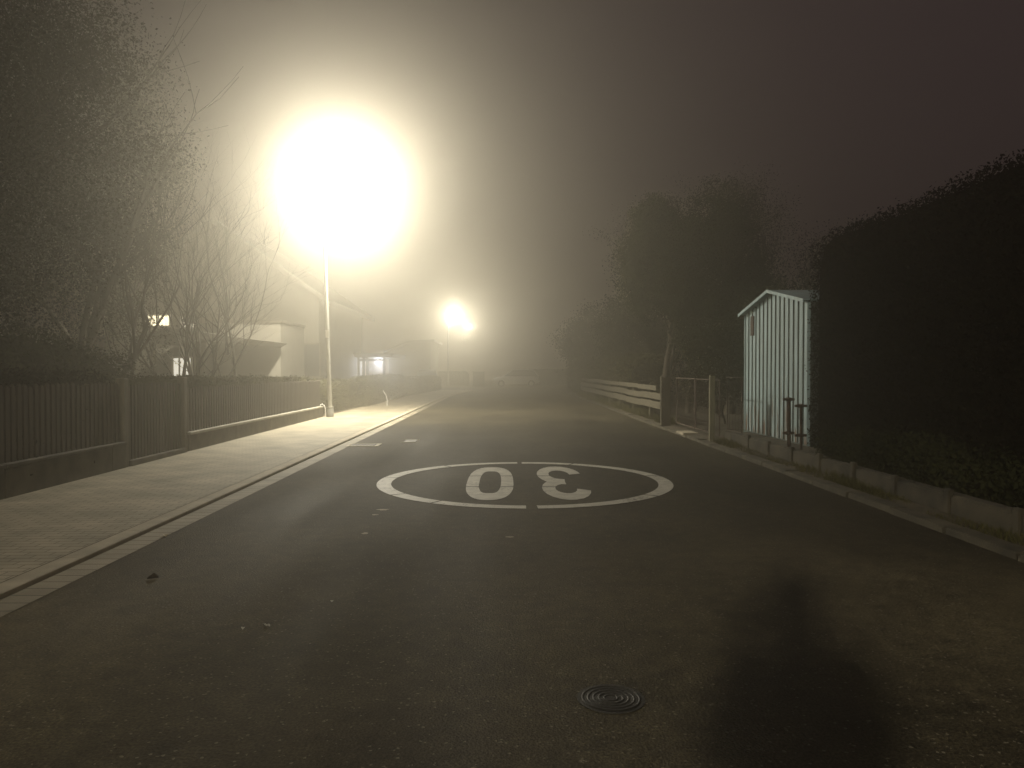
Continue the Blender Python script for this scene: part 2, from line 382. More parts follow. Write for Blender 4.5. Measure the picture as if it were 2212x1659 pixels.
def stroke(path, w):
    """thick polyline in unit space -> quads strip"""
    P = [Vector((x, y)) for x, y in path]; out = []
    for i, p in enumerate(P):
        d = (P[min(i + 1, len(P) - 1)] - P[max(i - 1, 0)]).normalized(); nrm = Vector((-d.y, d.x))
        out += [p + nrm * w / 2, p - nrm * w / 2]
    return out
def clip_seams(mb, pts, place, seams, z):
    """lay the strip as separate pieces with hair seams along fixed y"""
    bm = bmesh.new(); vs_ = [bm.verts.new((*place(p), z)) for p in pts]
    for i in range(len(pts) // 2 - 1): bm.faces.new((vs_[2 * i], vs_[2 * i + 1], vs_[2 * i + 3], vs_[2 * i + 2]))
    for s in seams:
        for off, keep in ((s - .02, None), (s + .02, None)):
            bmesh.ops.bisect_plane(bm, geom=list(bm.verts) + list(bm.edges) + list(bm.faces), plane_co=(0, off, 0), plane_no=(0, 1, 0))
        kill = [f for f in bm.faces if abs(f.calc_center_median().y - s) < .0199]
        bmesh.ops.delete(bm, geom=kill, context='FACES')
    bm.verts.ensure_lookup_table(); bm.verts.index_update()
    mb.poly([v.co.copy() for v in bm.verts], [tuple(v.index for v in f.verts) for f in bm.faces]); bm.free()
# zero: rounded rectangle loop, 0.62 wide x 3.0 long
zp = []
W2, H2 = (.62 - .165) / 2, (1.0 - .165) / 2
for i in range(49):
    t = 2 * math.pi * i / 48; c, s = math.cos(t), math.sin(t)
    zp.append((W2 * math.copysign(abs(c) ** .72, c), H2 * math.copysign(abs(s) ** .72, s)))
dz = MB(); pts = stroke(zp[:-1] + [zp[0]], .165)
pts[-2:] = [pts[0].copy(), pts[1].copy()]
clip_seams(dz, pts, lambda p: (-.18 + p.x, 10.33 + p.y * 3.0), (9.86, 10.85), .006)
dz.build('digit_zero', M['paint_w'], mk)
# three (upright here, turned half round when placed)
tp = []
r_ = .205
for i in range(15):
    t = R(172 - i * (172 + 78) / 14); tp.append((r_ * 1.02 * math.cos(t), .225 + .205 * math.sin(t)))
tp.append((-.03, .025))
tq = [(-.03, .03)]
for i in range(16):
    t = R(82 - i * (82 + 176) / 15); tq.append((r_ * 1.08 * math.cos(t), -.205 + .228 * math.sin(t)))
d3 = MB()
for path in (tp, tq):
    clip_seams(d3, stroke(path, .16), lambda p: (.79 - p.x * 1.05, 10.36 - p.y * 3.0), (9.86, 10.85), .006 if path is tp else .0075)
d3.build('digit_three', M['paint_w'], mk)

# ---------------------------------------------------------------- small things on the road
vc = gp(1320, 1510)
lid = empty('valve_cover', (vc.x, vc.y, .004), 'small round cast iron cover with raised rings sunk in the near asphalt', 'manhole cover')
fr_ = MB(); fr_.tube([(vc.x, vc.y, -.02), (vc.x, vc.y, .0045)], .155, 40); fr_.build('frame', M['iron'], lid)
cm = MB(); cm.tube([(vc.x, vc.y, -.02), (vc.x, vc.y, .006)], .135, 40); cm.build('lid', M['iron'], lid)
for r1 in (.03, .055, .08, .105, .13):
    rm = MB(); n = 40; v = []; f = []
    for i in range(n):
        a = 2 * math.pi * i / n
        for rr_, z in ((r1 - .006, .006), (r1 - .003, .0085), (r1 + .003, .0085), (r1 + .006, .006)): v.append((vc.x + rr_ * math.cos(a), vc.y + rr_ * math.sin(a), z))
    for i in range(n):
        for k in range(3): f.append((4 * i + k, 4 * i + k + 1, 4 * ((i + 1) % n) + k + 1, 4 * ((i + 1) % n) + k))
    rm.poly(v, f, True); rm.build('raised_ring', M['iron'], lid)
g = gp(788, 962)
dr = empty('drain_inlet', (g.x, g.y, 0), 'rectangular street drain set beside the left gutter', 'drain')
dm = MB()
for a in ((g.x - .33, g.x + .3, g.y - .26, g.y - .2), (g.x - .33, g.x + .3, g.y + .2, g.y + .26), (g.x - .33, g.x - .27, g.y - .2, g.y + .2), (g.x + .24, g.x + .3, g.y - .2, g.y + .2)): dm.box(*a, -.02, .012)
dm.build('frame', M['kerb'], dr)
dg = MB()
for i in range(8): x = g.x - .25 + i * .066; dg.box(x, x + .03, g.y - .199, g.y + .199, -.02, .008)
dg.build('grate', M['iron'], dr)
g = gp(887, 953)
sc_ = empty('manhole_cover', (g.x, g.y, 0), 'flat utility cover in the far left lane beyond the painted ring', 'manhole cover')
m_ = MB(); m_.box(g.x - .12, g.x + .12, g.y - .3, g.y + .3, -.02, .007); m_.build('lid', M['iron'], sc_)
for a in ((-.15, .15, -.33, -.3), (-.15, .15, .3, .33)):
    m_ = MB(); m_.box(g.x + a[0], g.x + a[1], g.y + a[2], g.y + a[3], -.02, .012); m_.build('edge_stone', M['kerb'], sc_)
def leaf(px, py, size, m, label, rz, flat=.2, z=.004, group=None):
    p = gp(px, py, z); rng = random.Random(int(px * 7 + py))
    prof = [(0, -.5, 0), (.22, -.28, .1), (.3, .02, .14), (.18, .3, .08), (0, .5, .02), (-.2, .28, .12), (-.3, 0, .2), (-.2, -.3, .1)]
    mb = MB(); c, s = math.cos(rz), math.sin(rz)
    v = [(0, 0, .02 * size)] + [((x * c - y * s) * size, (x * s + y * c) * size, (h * rng.uniform(.6, 1.4) * flat * 3 + .02) * size) for x, y, h in prof]
    v = [(p.x + a, p.y + b, z + h) for a, b, h in v]
    mb.poly(v, [(0, i, i % 8 + 1) for i in range(1, 9)])
    o = mb.build('fallen_leaf', m); tag(o, label, 'leaf', group); return o
leaf(357, 1158, .09, M['leafdry'], 'curled pale leaf lying on the gutter stones', .5, .6)
leaf(330, 1250, .085, M['leafdark'], 'dark curled leaf alone on the asphalt near the gutter', 2.3, .7)
leaf(577, 1352, .05, M['crumb'], 'pale leaf scrap, right one of the pair on the near asphalt', 1.0, .5)
leaf(525, 1358, .04, M['crumb'], 'pale leaf scrap, left one of the pair on the near asphalt', .2, .5)
leaf(717, 1299, .035, M['crumb'], 'tiny pale leaf scrap on the asphalt left of centre, below the ring', .2, .5)
# chipped paint blots below the ring
def blot(px, py, w, d, label, seed):
    p = gp(px, py, .004); rng = random.Random(seed); mb = MB(); v = [(p.x, p.y, .0055)]; n = 14
    for i in range(n):
        a = 2 * math.pi * i / n; q = rng.uniform(.6, 1.15); v.append((p.x + math.cos(a) * w * q / 2, p.y + math.sin(a) * d * q / 2, .005))
    mb.poly(v, [(0, i + 1, (i + 1) % n + 1) for i in range(n)])
    tag(mb.build('paint_blot', M['kerb']), label, 'paint blot')
blot(827, 1101, .15, .10, 'larger white paint blot on the asphalt just below the ring', 1)
blot(810, 1112, .07, .06, 'small white paint blot beside the larger one below the ring', 2)
blot(788, 1152, .08, .08, 'lone white paint blot left of and below the ring', 3)
blot(1103, 1160, .09, .05, 'faint white paint blot on the asphalt below the digits', 4)

# ---------------------------------------------------------------- street lamps
def street_lamp(x, y, h, power, label, lean=0, arm=.57, color=LAMP_COL, cool=False, tilt=None, plate=False, rad=.12):
    t = empty('street_lamp', (x, y, .07), label, 'street lamp', 'street lamps')
    tx = x - lean
    m = MB(); m.tube([(x, y, .0), (x, y, .33), (x - lean * .02, y, .36)], [.115, .115, .085], 20); m.build('base_sleeve', M['sleeve'], t)
    m = MB(); m.tube([(x - lean * .02, y, .33), (x - lean * .025, y, .355)], .122, 20); m.build('collar', M['steel'], t)
    m = MB(); m.tube([(x, y, .36), (x - lean * .4, y, h * .4), (tx, y, h + .12)], [.068, .058, .042], 14); m.build('pole', M['polegrey'], t)
    m = MB(); m.tube([(tx, y, h + .08), (tx + arm * .5, y, h + .16), (tx + arm * .85, y, h + .18)], .028, 10); m.build('arm', M['polegrey'], t)
    hx = tx + arm
    m = MB(); m.prism([(hx - .30, h + .12), (hx - .24, h + .20), (hx, h + .235), (hx + .24, h + .19), (hx + .30, h + .12)], 'y', y - .14, y + .14)
    hd = m.build('lamp_head', M['polegrey'], t, bevel=.012)
    m = MB(); n = 20; rings = [(0, .20), (-.05, .19), (-.09, .14), (-.11, .06)]
    v = []; f = []
    for dz_, rr_ in rings:
        for i in range(n): a = 2 * math.pi * i / n; v.append((hx + rr_ * 1.25 * math.cos(a), y + rr_ * .65 * math.sin(a), h + .118 + dz_))
    for k in range(len(rings) - 1):
        for i in range(n): f.append((k * n + i, k * n + (i + 1) % n, (k + 1) * n + (i + 1) % n, (k + 1) * n + i))
    f.append(tuple((len(rings) - 1) * n + i for i in range(n)))
    m.poly(v, f, True); m.build('diffuser', M['lampglass_cool'] if cool else M['lampglass'], t)
    if plate:
        m = MB(); px_ = x - lean * .3; m.box(px_ - .055, px_ + .055, y - .075, y - .062, 2.52, 2.76); m.build('number_plate', M['plate'], t, bevel=.003)
    l = bpy.data.lights.new('lamp_light', 'POINT'); l.energy = power; l.color = color; l.shadow_soft_size = rad
    if plate:                                 # the lens throws most of its light down on the street
        l2 = bpy.data.lights.new('down_light', 'SPOT'); l2.energy = 9500; l2.color = color; l2.shadow_soft_size = rad
        l2.spot_size = R(150); l2.spot_blend = 1.0
        l3 = bpy.data.objects.new('down_light', l2); link(l3); l3.location = (hx, y, h - .16); l3.parent = t
        l3.matrix_parent_inverse = Matrix.Translation(t.location).inverted()
    lo = bpy.data.objects.new('lamp_light', l); link(lo); lo.location = (hx, y, h - .16); lo.parent = t
    lo.matrix_parent_inverse = Matrix.Translation(t.location).inverted()
    return t
b1 = gp(713, 903)
street_lamp(b1.x, b1.y, 7.45, LAMP_W, 'nearest street lamp, huge white glare on a thin grey pole by the hedge', lean=.2, plate=True)
p2 = at(981, 681, 72)
street_lamp(p2.x - .57, 72, p2.z + .1, FAR_LAMP_W, 'second street lamp, a small round glare above the far end of the street')
p3 = at(1012, 705, 104)
street_lamp(p3.x - .57, 104, p3.z + .1, FAR_LAMP_W * .7, 'farthest street lamp, a pinpoint right of the second one')
street_lamp(-3.62, -9.2, 4.55, BACK_LAMP_W, 'shorter street lamp at the kerb behind the photographer', color=(1.0, .91, .72), rad=.26)

# ---------------------------------------------------------------- foliage builders
def hedge_mass(name, label, x0, x1, y0, y1, z0, z1, n, size, m, seed, rnd=.25, group=None, cat='hedge', wav=.12, topfn=None, thick=.16):
    """a trimmed hedge: twig core (rounded, uneven) under a skin of single leaves"""
    rng = np.random.default_rng(seed)
    t = empty(name, ((x0 + x1) / 2, (y0 + y1) / 2, z0), label, cat, group)
    # core
    ph = rng.uniform(0, 6.28, 12)
    def off(u, v): return wav * (math.sin(u * 1.7 + ph[0]) * .4 + math.sin(v * 2.9 + ph[1]) * .3 + math.sin((u + v) * 4.3 + ph[2]) * .25)
    sec = []
    w = (x1 - x0) / 2; hgt = z1 - z0; cr = min(rnd, w * .9)
    sec += [(-w, 0.0), (-w, .35), (-w, .7)]
    for a in (0, 30, 60, 90): sec.append((-w + cr - cr * math.cos(R(a)), 1 - (cr / hgt) + (cr / hgt) * math.sin(R(a))))
    for a in (90, 60, 30, 0): sec.append((w - cr + cr * math.cos(R(a)), 1 - (cr / hgt) + (cr / hgt) * math.sin(R(a))))
    sec += [(w, .7), (w, .35), (w, 0.0)]
    ny_ = max(4, int((y1 - y0) / .35)); k = len(sec)
    V = np.zeros((ny_ + 1, k, 3))
    for j in range(ny_ + 1):
        y = y0 + (y1 - y0) * j / ny_
        sc = 1 - .08 * (1 if j in (0, ny_) else 0)
        tz = z1 if topfn is None else topfn(y)
        for i, (a, b) in enumerate(sec):
            o_ = off(y, b * 3 + a)
            V[j, i] = ((x0 + x1) / 2 + (a + math.copysign(o_, a)) * sc, y, z0 + (tz - z0) * b * sc + (o_ * b))
    vin = V.copy(); cx = (x0 + x1) / 2
    vin[:, :, 0] = cx + (V[:, :, 0] - cx) * (1 - .07 / w); vin[:, :, 2] = z0 + (V[:, :, 2] - z0) * (1 - .06 / hgt)
    vin[0, :, 1] += .08; vin[-1, :, 1] -= .08
    mb = MB(); mb.poly(vin.reshape(-1, 3).tolist(), [(j * k + i, j * k + i + 1, (j + 1) * k + i + 1, (j + 1) * k + i) for j in range(ny_) for i in range(k - 1)] + [tuple(range(k)), tuple(ny_ * k + i for i in range(k))[::-1]])
    mb.build('branches', M['hedgecore'], t)
    # skin of leaves on sides, top and both ends
    jj = rng.uniform(0, ny_, n); ii = rng.uniform(0, k - 1, n)
    # weight the section by edge length
    seg = np.array([math.hypot(sec[i + 1][0] - sec[i][0], (sec[i + 1][1] - sec[i][1]) * hgt) for i in range(k - 1)]); cum = np.concatenate([[0], np.cumsum(seg)]) / seg.sum()
    u = rng.uniform(0, 1, n); idx = np.clip(np.searchsorted(cum, u) - 1, 0, k - 2); fr = (u - cum[idx]) / (cum[idx + 1] - cum[idx] + 1e-9)
    j0 = np.clip(jj.astype(int), 0, ny_ - 1); fj = (jj - j0)[:, None]; fr = fr[:, None]
    P = (V[j0, idx] * (1 - fr) + V[j0, idx + 1] * fr) * (1 - fj) + (V[j0 + 1, idx] * (1 - fr) + V[j0 + 1, idx + 1] * fr) * fj
    P += rng.normal(0, thick * .38, P.shape)
    ne = int(n * (w * 2) / ((y1 - y0) + w * 2)) + 60
    e = np.stack([rng.uniform(x0, x1, ne), np.where(rng.random(ne) < .5, y0, y1) + rng.normal(0, .05, ne), z0 + (z1 - z0) * rng.uniform(0, .97, ne)], 1)
    P = np.concatenate([P, e])
    np_mesh('foliage', leaves(P, size, rng), 4, m, t)
    return t
def limb_tree(name, label, cat, base, height, spread, seed, leafn=0, leafsize=.08, m=None, stems=1, lean=(0, 0), depth=4, r0=.12, group=None, crown=None, twig=1.0, up=.6, dens=.5, first=.25):
    """trunk with forking limbs and twigs; leaves sit in clumps round the limb tips"""
    rnd = random.Random(seed); rng = np.random.default_rng(seed)
    t = empty(name, base, label, cat, group)
    bx, by, bz = base; tips = []
    trunk = MB(); limbs = MB()
    def grow(p, d, L, r, lev, mb):
        n = 4; pts = [p]; rad = [r]
        for i in range(n):
            d = (d + Vector((rnd.gauss(0, .12), rnd.gauss(0, .12), rnd.gauss(0, .06) + .05 * up))).normalized()
            pts.append(pts[-1] + d * L / n); rad.append(r * (1 - .42 * (i + 1) / n))
        mb.tube(pts, rad, 8 if lev == 0 else (5 if lev < 3 else 3), cap=False)
        if lev >= depth: tips.append(pts[-1]); tips.append(pts[2]); return
        kids = 3 if lev < 2 else rnd.choice((2, 3, 3))
        for k in range(kids + (2 if lev == 0 else 0)):
            q = pts[-1] if k == 0 else pts[rnd.randint(2, n)] if lev else pts[0].lerp(pts[-1], rnd.uniform(first, 1))
            nd = (d + Vector((rnd.gauss(0, 1), rnd.gauss(0, 1), rnd.gauss(0, .5) + up * .35)) * (.52 * spread)).normalized()
            grow(q, nd, L * rnd.uniform(.58, .82), r * rnd.uniform(.42, .62), lev + 1, limbs)
        if lev >= 2: tips.append(pts[2])
    for s in range(stems):
        a = 2 * math.pi * s / max(stems, 1) + rnd.random(); q = .0 if stems == 1 else .28
        d0 = Vector((lean[0] + math.cos(a) * (.22 if stems > 1 else .03), lean[1] + math.sin(a) * (.22 if stems > 1 else .03), 1)).normalized()
        grow(Vector((bx + math.cos(a) * q, by + math.sin(a) * q, bz - .1)), d0, height * (.36 if stems == 1 else rnd.uniform(.3, .42)), r0 * rnd.uniform(.7, 1), 0, trunk)
    trunk.build('trunk', M['bark'], t); limbs.build('limbs', M['bark'], t)
    if leafn:
        T = np.array([tuple(p) for p in tips]); 
        if crown is not None:
            cx, cy, cz, ax, ay, az = crown; cl = []
            while len(cl) < 420:
                p = rng.normal(size=3); p /= np.linalg.norm(p); q = rng.uniform(.25, .95) ** .5
                if p[2] < -.75: continue
                rr_ = q * (1 + .22 * math.sin(3 * p[0] + seed) * math.cos(4 * p[2] + seed * 2))
                cl.append((cx + p[0] * ax * rr_, cy + p[1] * ay * rr_, cz + p[2] * az * rr_))
            ins = (((T - np.array([cx, cy, cz])) / np.array([ax, ay, az])) ** 2).sum(1) < 1.1; T = T[ins] if ins.sum() > 8 else T
            T = np.concatenate([T[rng.integers(0, len(T), min(len(T), 160))], np.array(cl)])
        c = T[rng.integers(0, len(T), leafn)]; sz = rng.uniform(.14, .55, len(T))
        ci = rng.integers(0, len(T), leafn); c = T[ci]
        P = c + np.clip(rng.normal(size=(leafn, 3)), -1.9, 1.9) * (dens * (.35 + 1.2 * sz[ci]))[:, None] * np.array([1, 1, .7])
        P = P[P[:, 2] > bz + .2]
        np_mesh('crown', leaves(P, leafsize, rng), 4, m, t)
    return t

# ---------------------------------------------------------------- left side: wall, fence, gate, hedges
def low_wall(x0, x1, y0, y1, z, label, name='low_wall', cap=True, seg=2.4, m='wall'):
    t = empty(name, (x1, (y0 + y1) / 2, 0), label, 'wall')
    mb = MB(); y = y0
    while y < y1 - .05:
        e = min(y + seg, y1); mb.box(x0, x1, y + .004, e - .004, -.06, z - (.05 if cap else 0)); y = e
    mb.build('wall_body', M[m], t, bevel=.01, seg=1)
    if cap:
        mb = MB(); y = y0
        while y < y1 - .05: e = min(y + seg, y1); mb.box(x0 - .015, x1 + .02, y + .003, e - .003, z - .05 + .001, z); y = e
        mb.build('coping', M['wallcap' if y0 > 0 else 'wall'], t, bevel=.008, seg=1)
    return t
def picket_fence(x, y0, y1, z0, z1, label, pitch=.115, w=.07, group=None, name='picket_fence'):
    t = empty(name, (x, (y0 + y1) / 2, z0), label, 'fence', group); rnd = random.Random(int(y0 * 10 + 3))
    mb = MB(); y = y0 + .03
    while y < y1 - w:
        zt = z1 + rnd.uniform(-.025, .02); y += rnd.uniform(-.008, .008); mb.poly([(x - .011, y, z0), (x + .011, y, z0), (x + .011, y + w, z0), (x - .011, y + w, z0), (x - .011, y, zt - .03), (x + .011, y, zt - .03), (x + .011, y + w, zt - .03), (x - .011, y + w, zt - .03), (x - .011, y + w / 2, zt), (x + .011, y + w / 2, zt)],
                [(3, 2, 1, 0), (0, 1, 5, 4), (2, 3, 7, 6), (1, 2, 6, 9, 5), (3, 0, 4, 8, 7), (4, 5, 9, 8), (6, 7, 8, 9)])
        y += pitch
    mb.build('pickets', M['picket'], t)
    for z in (z0 + .14, z1 - .2):
        mb = MB(); mb.box(x - .05, x - .014, y0, y1, z, z + .07); mb.build('rail', M['picket'], t)
    y = y0 + .05
    while y < y1:
        mb = MB(); mb.box(x - .13, x - .053, y, y + .08, z0 - .1, z1 - .02); mb.build('post', M['postwood'], t, bevel=.006, seg=1); y += 2.35
    return t
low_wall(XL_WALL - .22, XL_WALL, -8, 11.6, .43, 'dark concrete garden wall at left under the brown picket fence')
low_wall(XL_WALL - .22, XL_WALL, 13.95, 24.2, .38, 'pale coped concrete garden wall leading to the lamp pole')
picket_fence(XL_WALL - .08, -8, 11.6, .43, 1.33, 'brown picket fence on the near left wall', group='brown picket fences on the left walls')
picket_fence(XL_WALL - .08, 14.0, 24.1, .38, 1.2, 'brown picket fence on the pale wall before the hedge', pitch=.13, w=.06, group='brown picket fences on the left walls')
gt = empty('garden_gate', (XL_WALL - .08, 12.8, .08), 'brown picket garden gate between the two left walls', 'gate')
mb = MB(); y = 11.82
while y < 13.72: mb.box(XL_WALL - .09, XL_WALL - .066, y, y + .065, .12, 1.26 + .04 * math.sin((y - 11.8) * 1.6)); y += .108
mb.build('pickets', M['picket'], gt)
for z in (.3, 1.0): mb = MB(); mb.box(XL_WALL - .13, XL_WALL - .093, 11.78, 13.76, z, z + .08); mb.build('rail', M['picket'], gt)
for yy in (11.62, 13.8): 
    mb = MB(); mb.box(XL_WALL - .17, XL_WALL - .03, yy, yy + .14, -.05, 1.38); mb.build('post', M['postwood'], gt, bevel=.01, seg=1)
step = MB(); step.box(XL_WALL - .4, XL_WALL + .015, 11.78, 13.78, -.05, .12); tag(step.build('gate_sill', M['wall'], bevel=.01), 'low concrete sill under the picket gate', 'step')
hedge_mass('garden_hedge', 'long clipped hedge behind the left picket fence up to the lamp pole', -7.0, -5.92, 13.6, 24.6, .0, 1.27, 52000, .055, M['hedge'], 11, rnd=.15, wav=.05, thick=.1, topfn=lambda y: 1.33 - (y - 13.6) * .012)
hedge_mass('garden_hedge', 'darker hedge behind the near left fence, before the gate', -7.1, -5.95, 2, 11.9, .0, 1.36, 36000, .055, M['brownleaf'], 12, rnd=.2, wav=.12, thick=.14)
hedge_mass('garden_hedge', 'middle hedge beyond the lamp pole, in front of the carport', -6.35, -5.6, 31.2, 44, .0, 1.15, 26000, .07, M['hedge'], 13, rnd=.2, wav=.07, thick=.12)
hb = hedge_mass('garden_hedge', 'farthest left hedge, half hiding the pale blue car', -5.95, -5.15, 44.2, 58, .0, 1.02, 22000, .08, M['hedge'], 17, rnd=.2, wav=.07, thick=.12)
hb.rotation_euler = (0, 0, R(-3.4))
hedge_mass('garden_hedge', 'short hedge directly behind the lamp pole', -7.3, -6.35, 25.5, 31.5, .0, 1.05, 14000, .07, M['hedge'], 14, rnd=.2, wav=.1)
# bent pipe at the wall end and pale stake further on
g = gp(704, 897, .07)
mb = MB(); mb.tube([(g.x - .02, g.y, .0), (g.x - .02, g.y, .26), (g.x - .06, g.y - .02, .38), (g.x - .12, g.y - .03, .43), (g.x - .17, g.y - .03, .40)], .022, 10)
tag(mb.build('bent_pipe', M['plate']), 'pale bent pipe at the end of the coped wall, left of the lamp base', 'pipe')
g = gp(836, 876, .07)
mb = MB(); mb.tube([(g.x, g.y, .0), (g.x + .01, g.y, .3), (g.x - .04, g.y, .5), (g.x - .16, g.y, .68)], .016, 8)
tag(mb.build('garden_stake', M['plate']), 'thin pale curved stake in front of the far left hedge', 'stake')

# ---------------------------------------------------------------- left trees
limb_tree('evergreen_tree', 'huge dark leafy tree filling the left edge above the picket fence', 'tree', (-11.0, 12.6, 0), 12, 1.0, 21, 210000, .058, M['everdark'], r0=.3, crown=(-11.2, 12.8, 6.5, 4.9, 3.6, 6.4), dens=.5, group='trees along the left gardens')
limb_tree('evergreen_tree', 'dark tree behind the huge left one, its edge lit by the lamp', 'tree', (-11.6, 19.5, 0), 11, 1.0, 22, 150000, .065, M['everdark'], r0=.22, crown=(-12.2, 19.5, 6.2, 3.6, 3.0, 5.6), dens=.55, group='trees along the left gardens')
hedge_mass('garden_shrub', 'rounded dark shrub in front of the leaning trunk behind the gate', -9.5, -7.4, 12.0, 15.5, 0, 1.9, 16000, .07, M['ever'], 15, rnd=.9, wav=.3, thick=.3, cat='shrub')
limb_tree('bare_tree', 'leaning bare tree in front of the lit upper window', 'tree', (-8.9, 17.0, 0), 8.0, .85, 31, 0, r0=.10, lean=(.42, 0), depth=6, group='bare trees by the house')
limb_tree('bare_tree', 'upright multi stemmed bare shrub right of the leaning tree', 'tree', (-7.6, 18.2, 0), 6.2, .7, 37, 0, r0=.045, stems=5, depth=5, group='bare trees by the house')
limb_tree('bare_tree', 'slim bare tree with wide fine twigs beside the pale house wing', 'tree', (-7.3, 19.6, 0), 7.5, .85, 33, 0, r0=.05, stems=2, depth=6, group='bare trees by the house')

# ---------------------------------------------------------------- house with wing and canopy on the left
h = empty('house', (-12, 34, 0), 'pale two storey house with a lit upper window behind the bare trees', 'house')
hx0, hx1, hy = -17.0, -7.9, 33.0
mb = MB(); rx = -12.2; ez = 4.6; rz_ = 7.6
mb.prism([(hx0, 0), (hx1, 0), (hx1, ez), (rx, rz_), (hx0, ez)], 'y', hy, hy + 10); mb.build('wall', M['render_y'], h)
mb = MB()
for sgn, xe in ((1, hx1 + .6), (-1, hx0 - .6)):
    sl = (rz_ - ez) / (hx1 - rx); ze = rz_ - sl * abs(xe - rx) if sgn > 0 else ez - .4
    mb.poly([(rx, hy - .6, rz_ + .05), (xe, hy - .6, ze + .05), (xe, hy + 10.5, ze + .05), (rx, hy + 10.5, rz_ + .05), (rx, hy - .6, rz_ + .27), (xe, hy - .6, ze + .27), (xe, hy + 10.5, ze + .27), (rx, hy + 10.5, rz_ + .27)],
            [(0, 1, 2, 3), (4, 5, 6, 7), (0, 1, 5, 4), (1, 2, 6, 5), (2, 3, 7, 6)])
mb.build('roof', M['roof'], h)
def window(parent, x0, x1, z0, z1, y, m, mull=1, fr=.06, fm=None):
    mb = MB()
    for a in ((x0 - fr, x1 + fr, z1, z1 + fr), (x0 - fr, x1 + fr, z0 - fr, z0), (x0 - fr, x0, z0, z1), (x1, x1 + fr, z0, z1)): mb.box(a[0], a[1], y - .05, y + .02, a[2], a[3])
    for i in range(mull): xm = x0 + (x1 - x0) * (i + 1) / (mull + 1); mb.box(xm - .03, xm + .03, y - .04, y + .02, z0, z1)
    w = mb.build('window', fm or M['frame'], parent)
    mb = MB(); mb.box(x0, x1, y - .015, y - .003, z0, z1); p = mb.build('pane', m, None); p.parent = w; p.matrix_parent_inverse = w.matrix_basis.inverted() @ Matrix.Identity(4)
    p.matrix_parent_inverse = Matrix.Translation(parent.location).inverted() if False else w.matrix_world.inverted()
    return w
def wpx(parent, px0, px1, py0, py1, y, m, mull=1, fm=None):
    a = at(px0, py1, y); b = at(px1, py0, y); return window(parent, a.x, b.x, a.z, b.z, y, m, mull, fm=fm)
wpx(h, 321, 366, 682, 703, hy, M['lit'], 1)
wpx(h, 393, 424, 686, 706, hy, M['litpale'], 1)
wpx(h, 652, 690, 744, 812, hy, M['glassdark'], 0, M['fascia'])
a = at(476, 697, hy - .9); b = at(400, 678, hy - .9)
mb = MB(); mb.box(b.x, a.x, hy - 1.1, hy - .003, a.z, b.z); mb.build('balcony_canopy', M['fascia'], h)
wg = empty('house_wing', (-10, 29, 0), 'plain pale flat topped wing wall of the left house', 'building')
a = at(471, 692, 29.5); b = at(606, 692, 29.5)
mb = MB(); mb.box(a.x, b.x, 29.5, 32.97, 0, a.z - .1); mb.build('wall', M['render_w'], wg)
mb = MB(); mb.box(a.x - .06, b.x + .08, 29.42, 32.98, a.z - .099, a.z + .02); mb.build('coping', M['fascia'], wg)
q = at(505, 779, 29.5); mb = MB(); mb.box(q.x - .05, q.x + .05, 29.40, 29.499, q.z - .12, q.z + .12); mb.build('wall_lantern', M['fascia'], wg)
cp = empty('canopy', (-10.5, 26, 0), 'low pitched dark wooden canopy in front of the pale house wing', 'canopy')
l_ = at(294, 731, 25.2); c_ = at(372, 709, 25.2); r2_ = at(544, 733, 25.2)
mb = MB(); mb.prism([(l_.x, l_.z), (c_.x, c_.z), (r2_.x, r2_.z), (r2_.x - .25, r2_.z - .16), (c_.x, c_.z - .2), (l_.x + .1, l_.z - .14)], 'y', 24.8, 29.3); mb.build('roof', M['roof'], cp)
for px in (331, 432, 468):
    q = at(px, 800, 25.2); mb = MB(); mb.box(q.x - (.16 if px == 432 else .06), q.x + (.16 if px == 432 else .06), 25.1, 25.3, 0, c_.z - .45 + .0); mb.build('post', M['postwood'], cp)
a = at(300, 830, 28.5); b = at(462, 730, 28.5)
bwall = MB(); bwall.box(a.x, b.x, 28.6, 28.75, 0, 2.35); bwall.build('back_wall', M['render_y'], cp)
a = at(376, 815, 28.6); b = at(413, 774, 28.6)
window(cp, a.x, b.x, max(.9, a.z), b.z, 28.6, M['litpale'], 2)

# ---------------------------------------------------------------- carport and second house, parked car
cpt = empty('carport', (-9, 41, 0), 'open timber carport lit by a cool lamp behind the far left hedge', 'carport')
Yc = 40.0
q0 = at(766, 772, Yc); q1 = at(845, 772, Yc)
mb = MB(); mb.prism([(q0.x, q0.z), (q1.x, q1.z), (q1.x + .1, q1.z + .2), (q0.x - .1, q0.z + .26)], 'y', Yc, Yc + 5.5); mb.build('roof', M['fascia'], cpt)
for px in (774, 785, 793, 829):
    q = at(px, 800, Yc); mb = MB(); mb.box(q.x - .06, q.x + .06, Yc + .05, Yc + .17, 0, q0.z); mb.build('post', M['postwood'], cpt)
q = at(774, 800, Yc); q_ = at(829, 800, Yc)
mb = MB(); mb.box(q.x, q_.x, Yc + .02, Yc + .048, q0.z - .2, q0.z - .08); mb.build('beam', M['postwood'], cpt)
q = at(819, 779, Yc + 2.5)
mb = MB(); mb.box(q.x - .28, q.x + .28, Yc + 2.4, Yc + 2.6, q.z + .02, q.z + .10); mb.build('ceiling_light', M['litblue'], cpt)
l = bpy.data.lights.new('carport_light', 'POINT'); l.energy = 260; l.color = (.78, .84, 1); l.shadow_soft_size = .1
lo = bpy.data.objects.new('carport_light', l); link(lo); lo.location = (q.x, Yc + 2.5, q.z - .1); lo.parent = cpt; lo.matrix_parent_inverse = Matrix.Translation(cpt.location).inverted()
h2 = empty('house', (-8, 64, 0), 'white gabled house wall behind the parked car at the far left', 'house')
a = at(840, 790, 64); b = at(929, 738, 64)
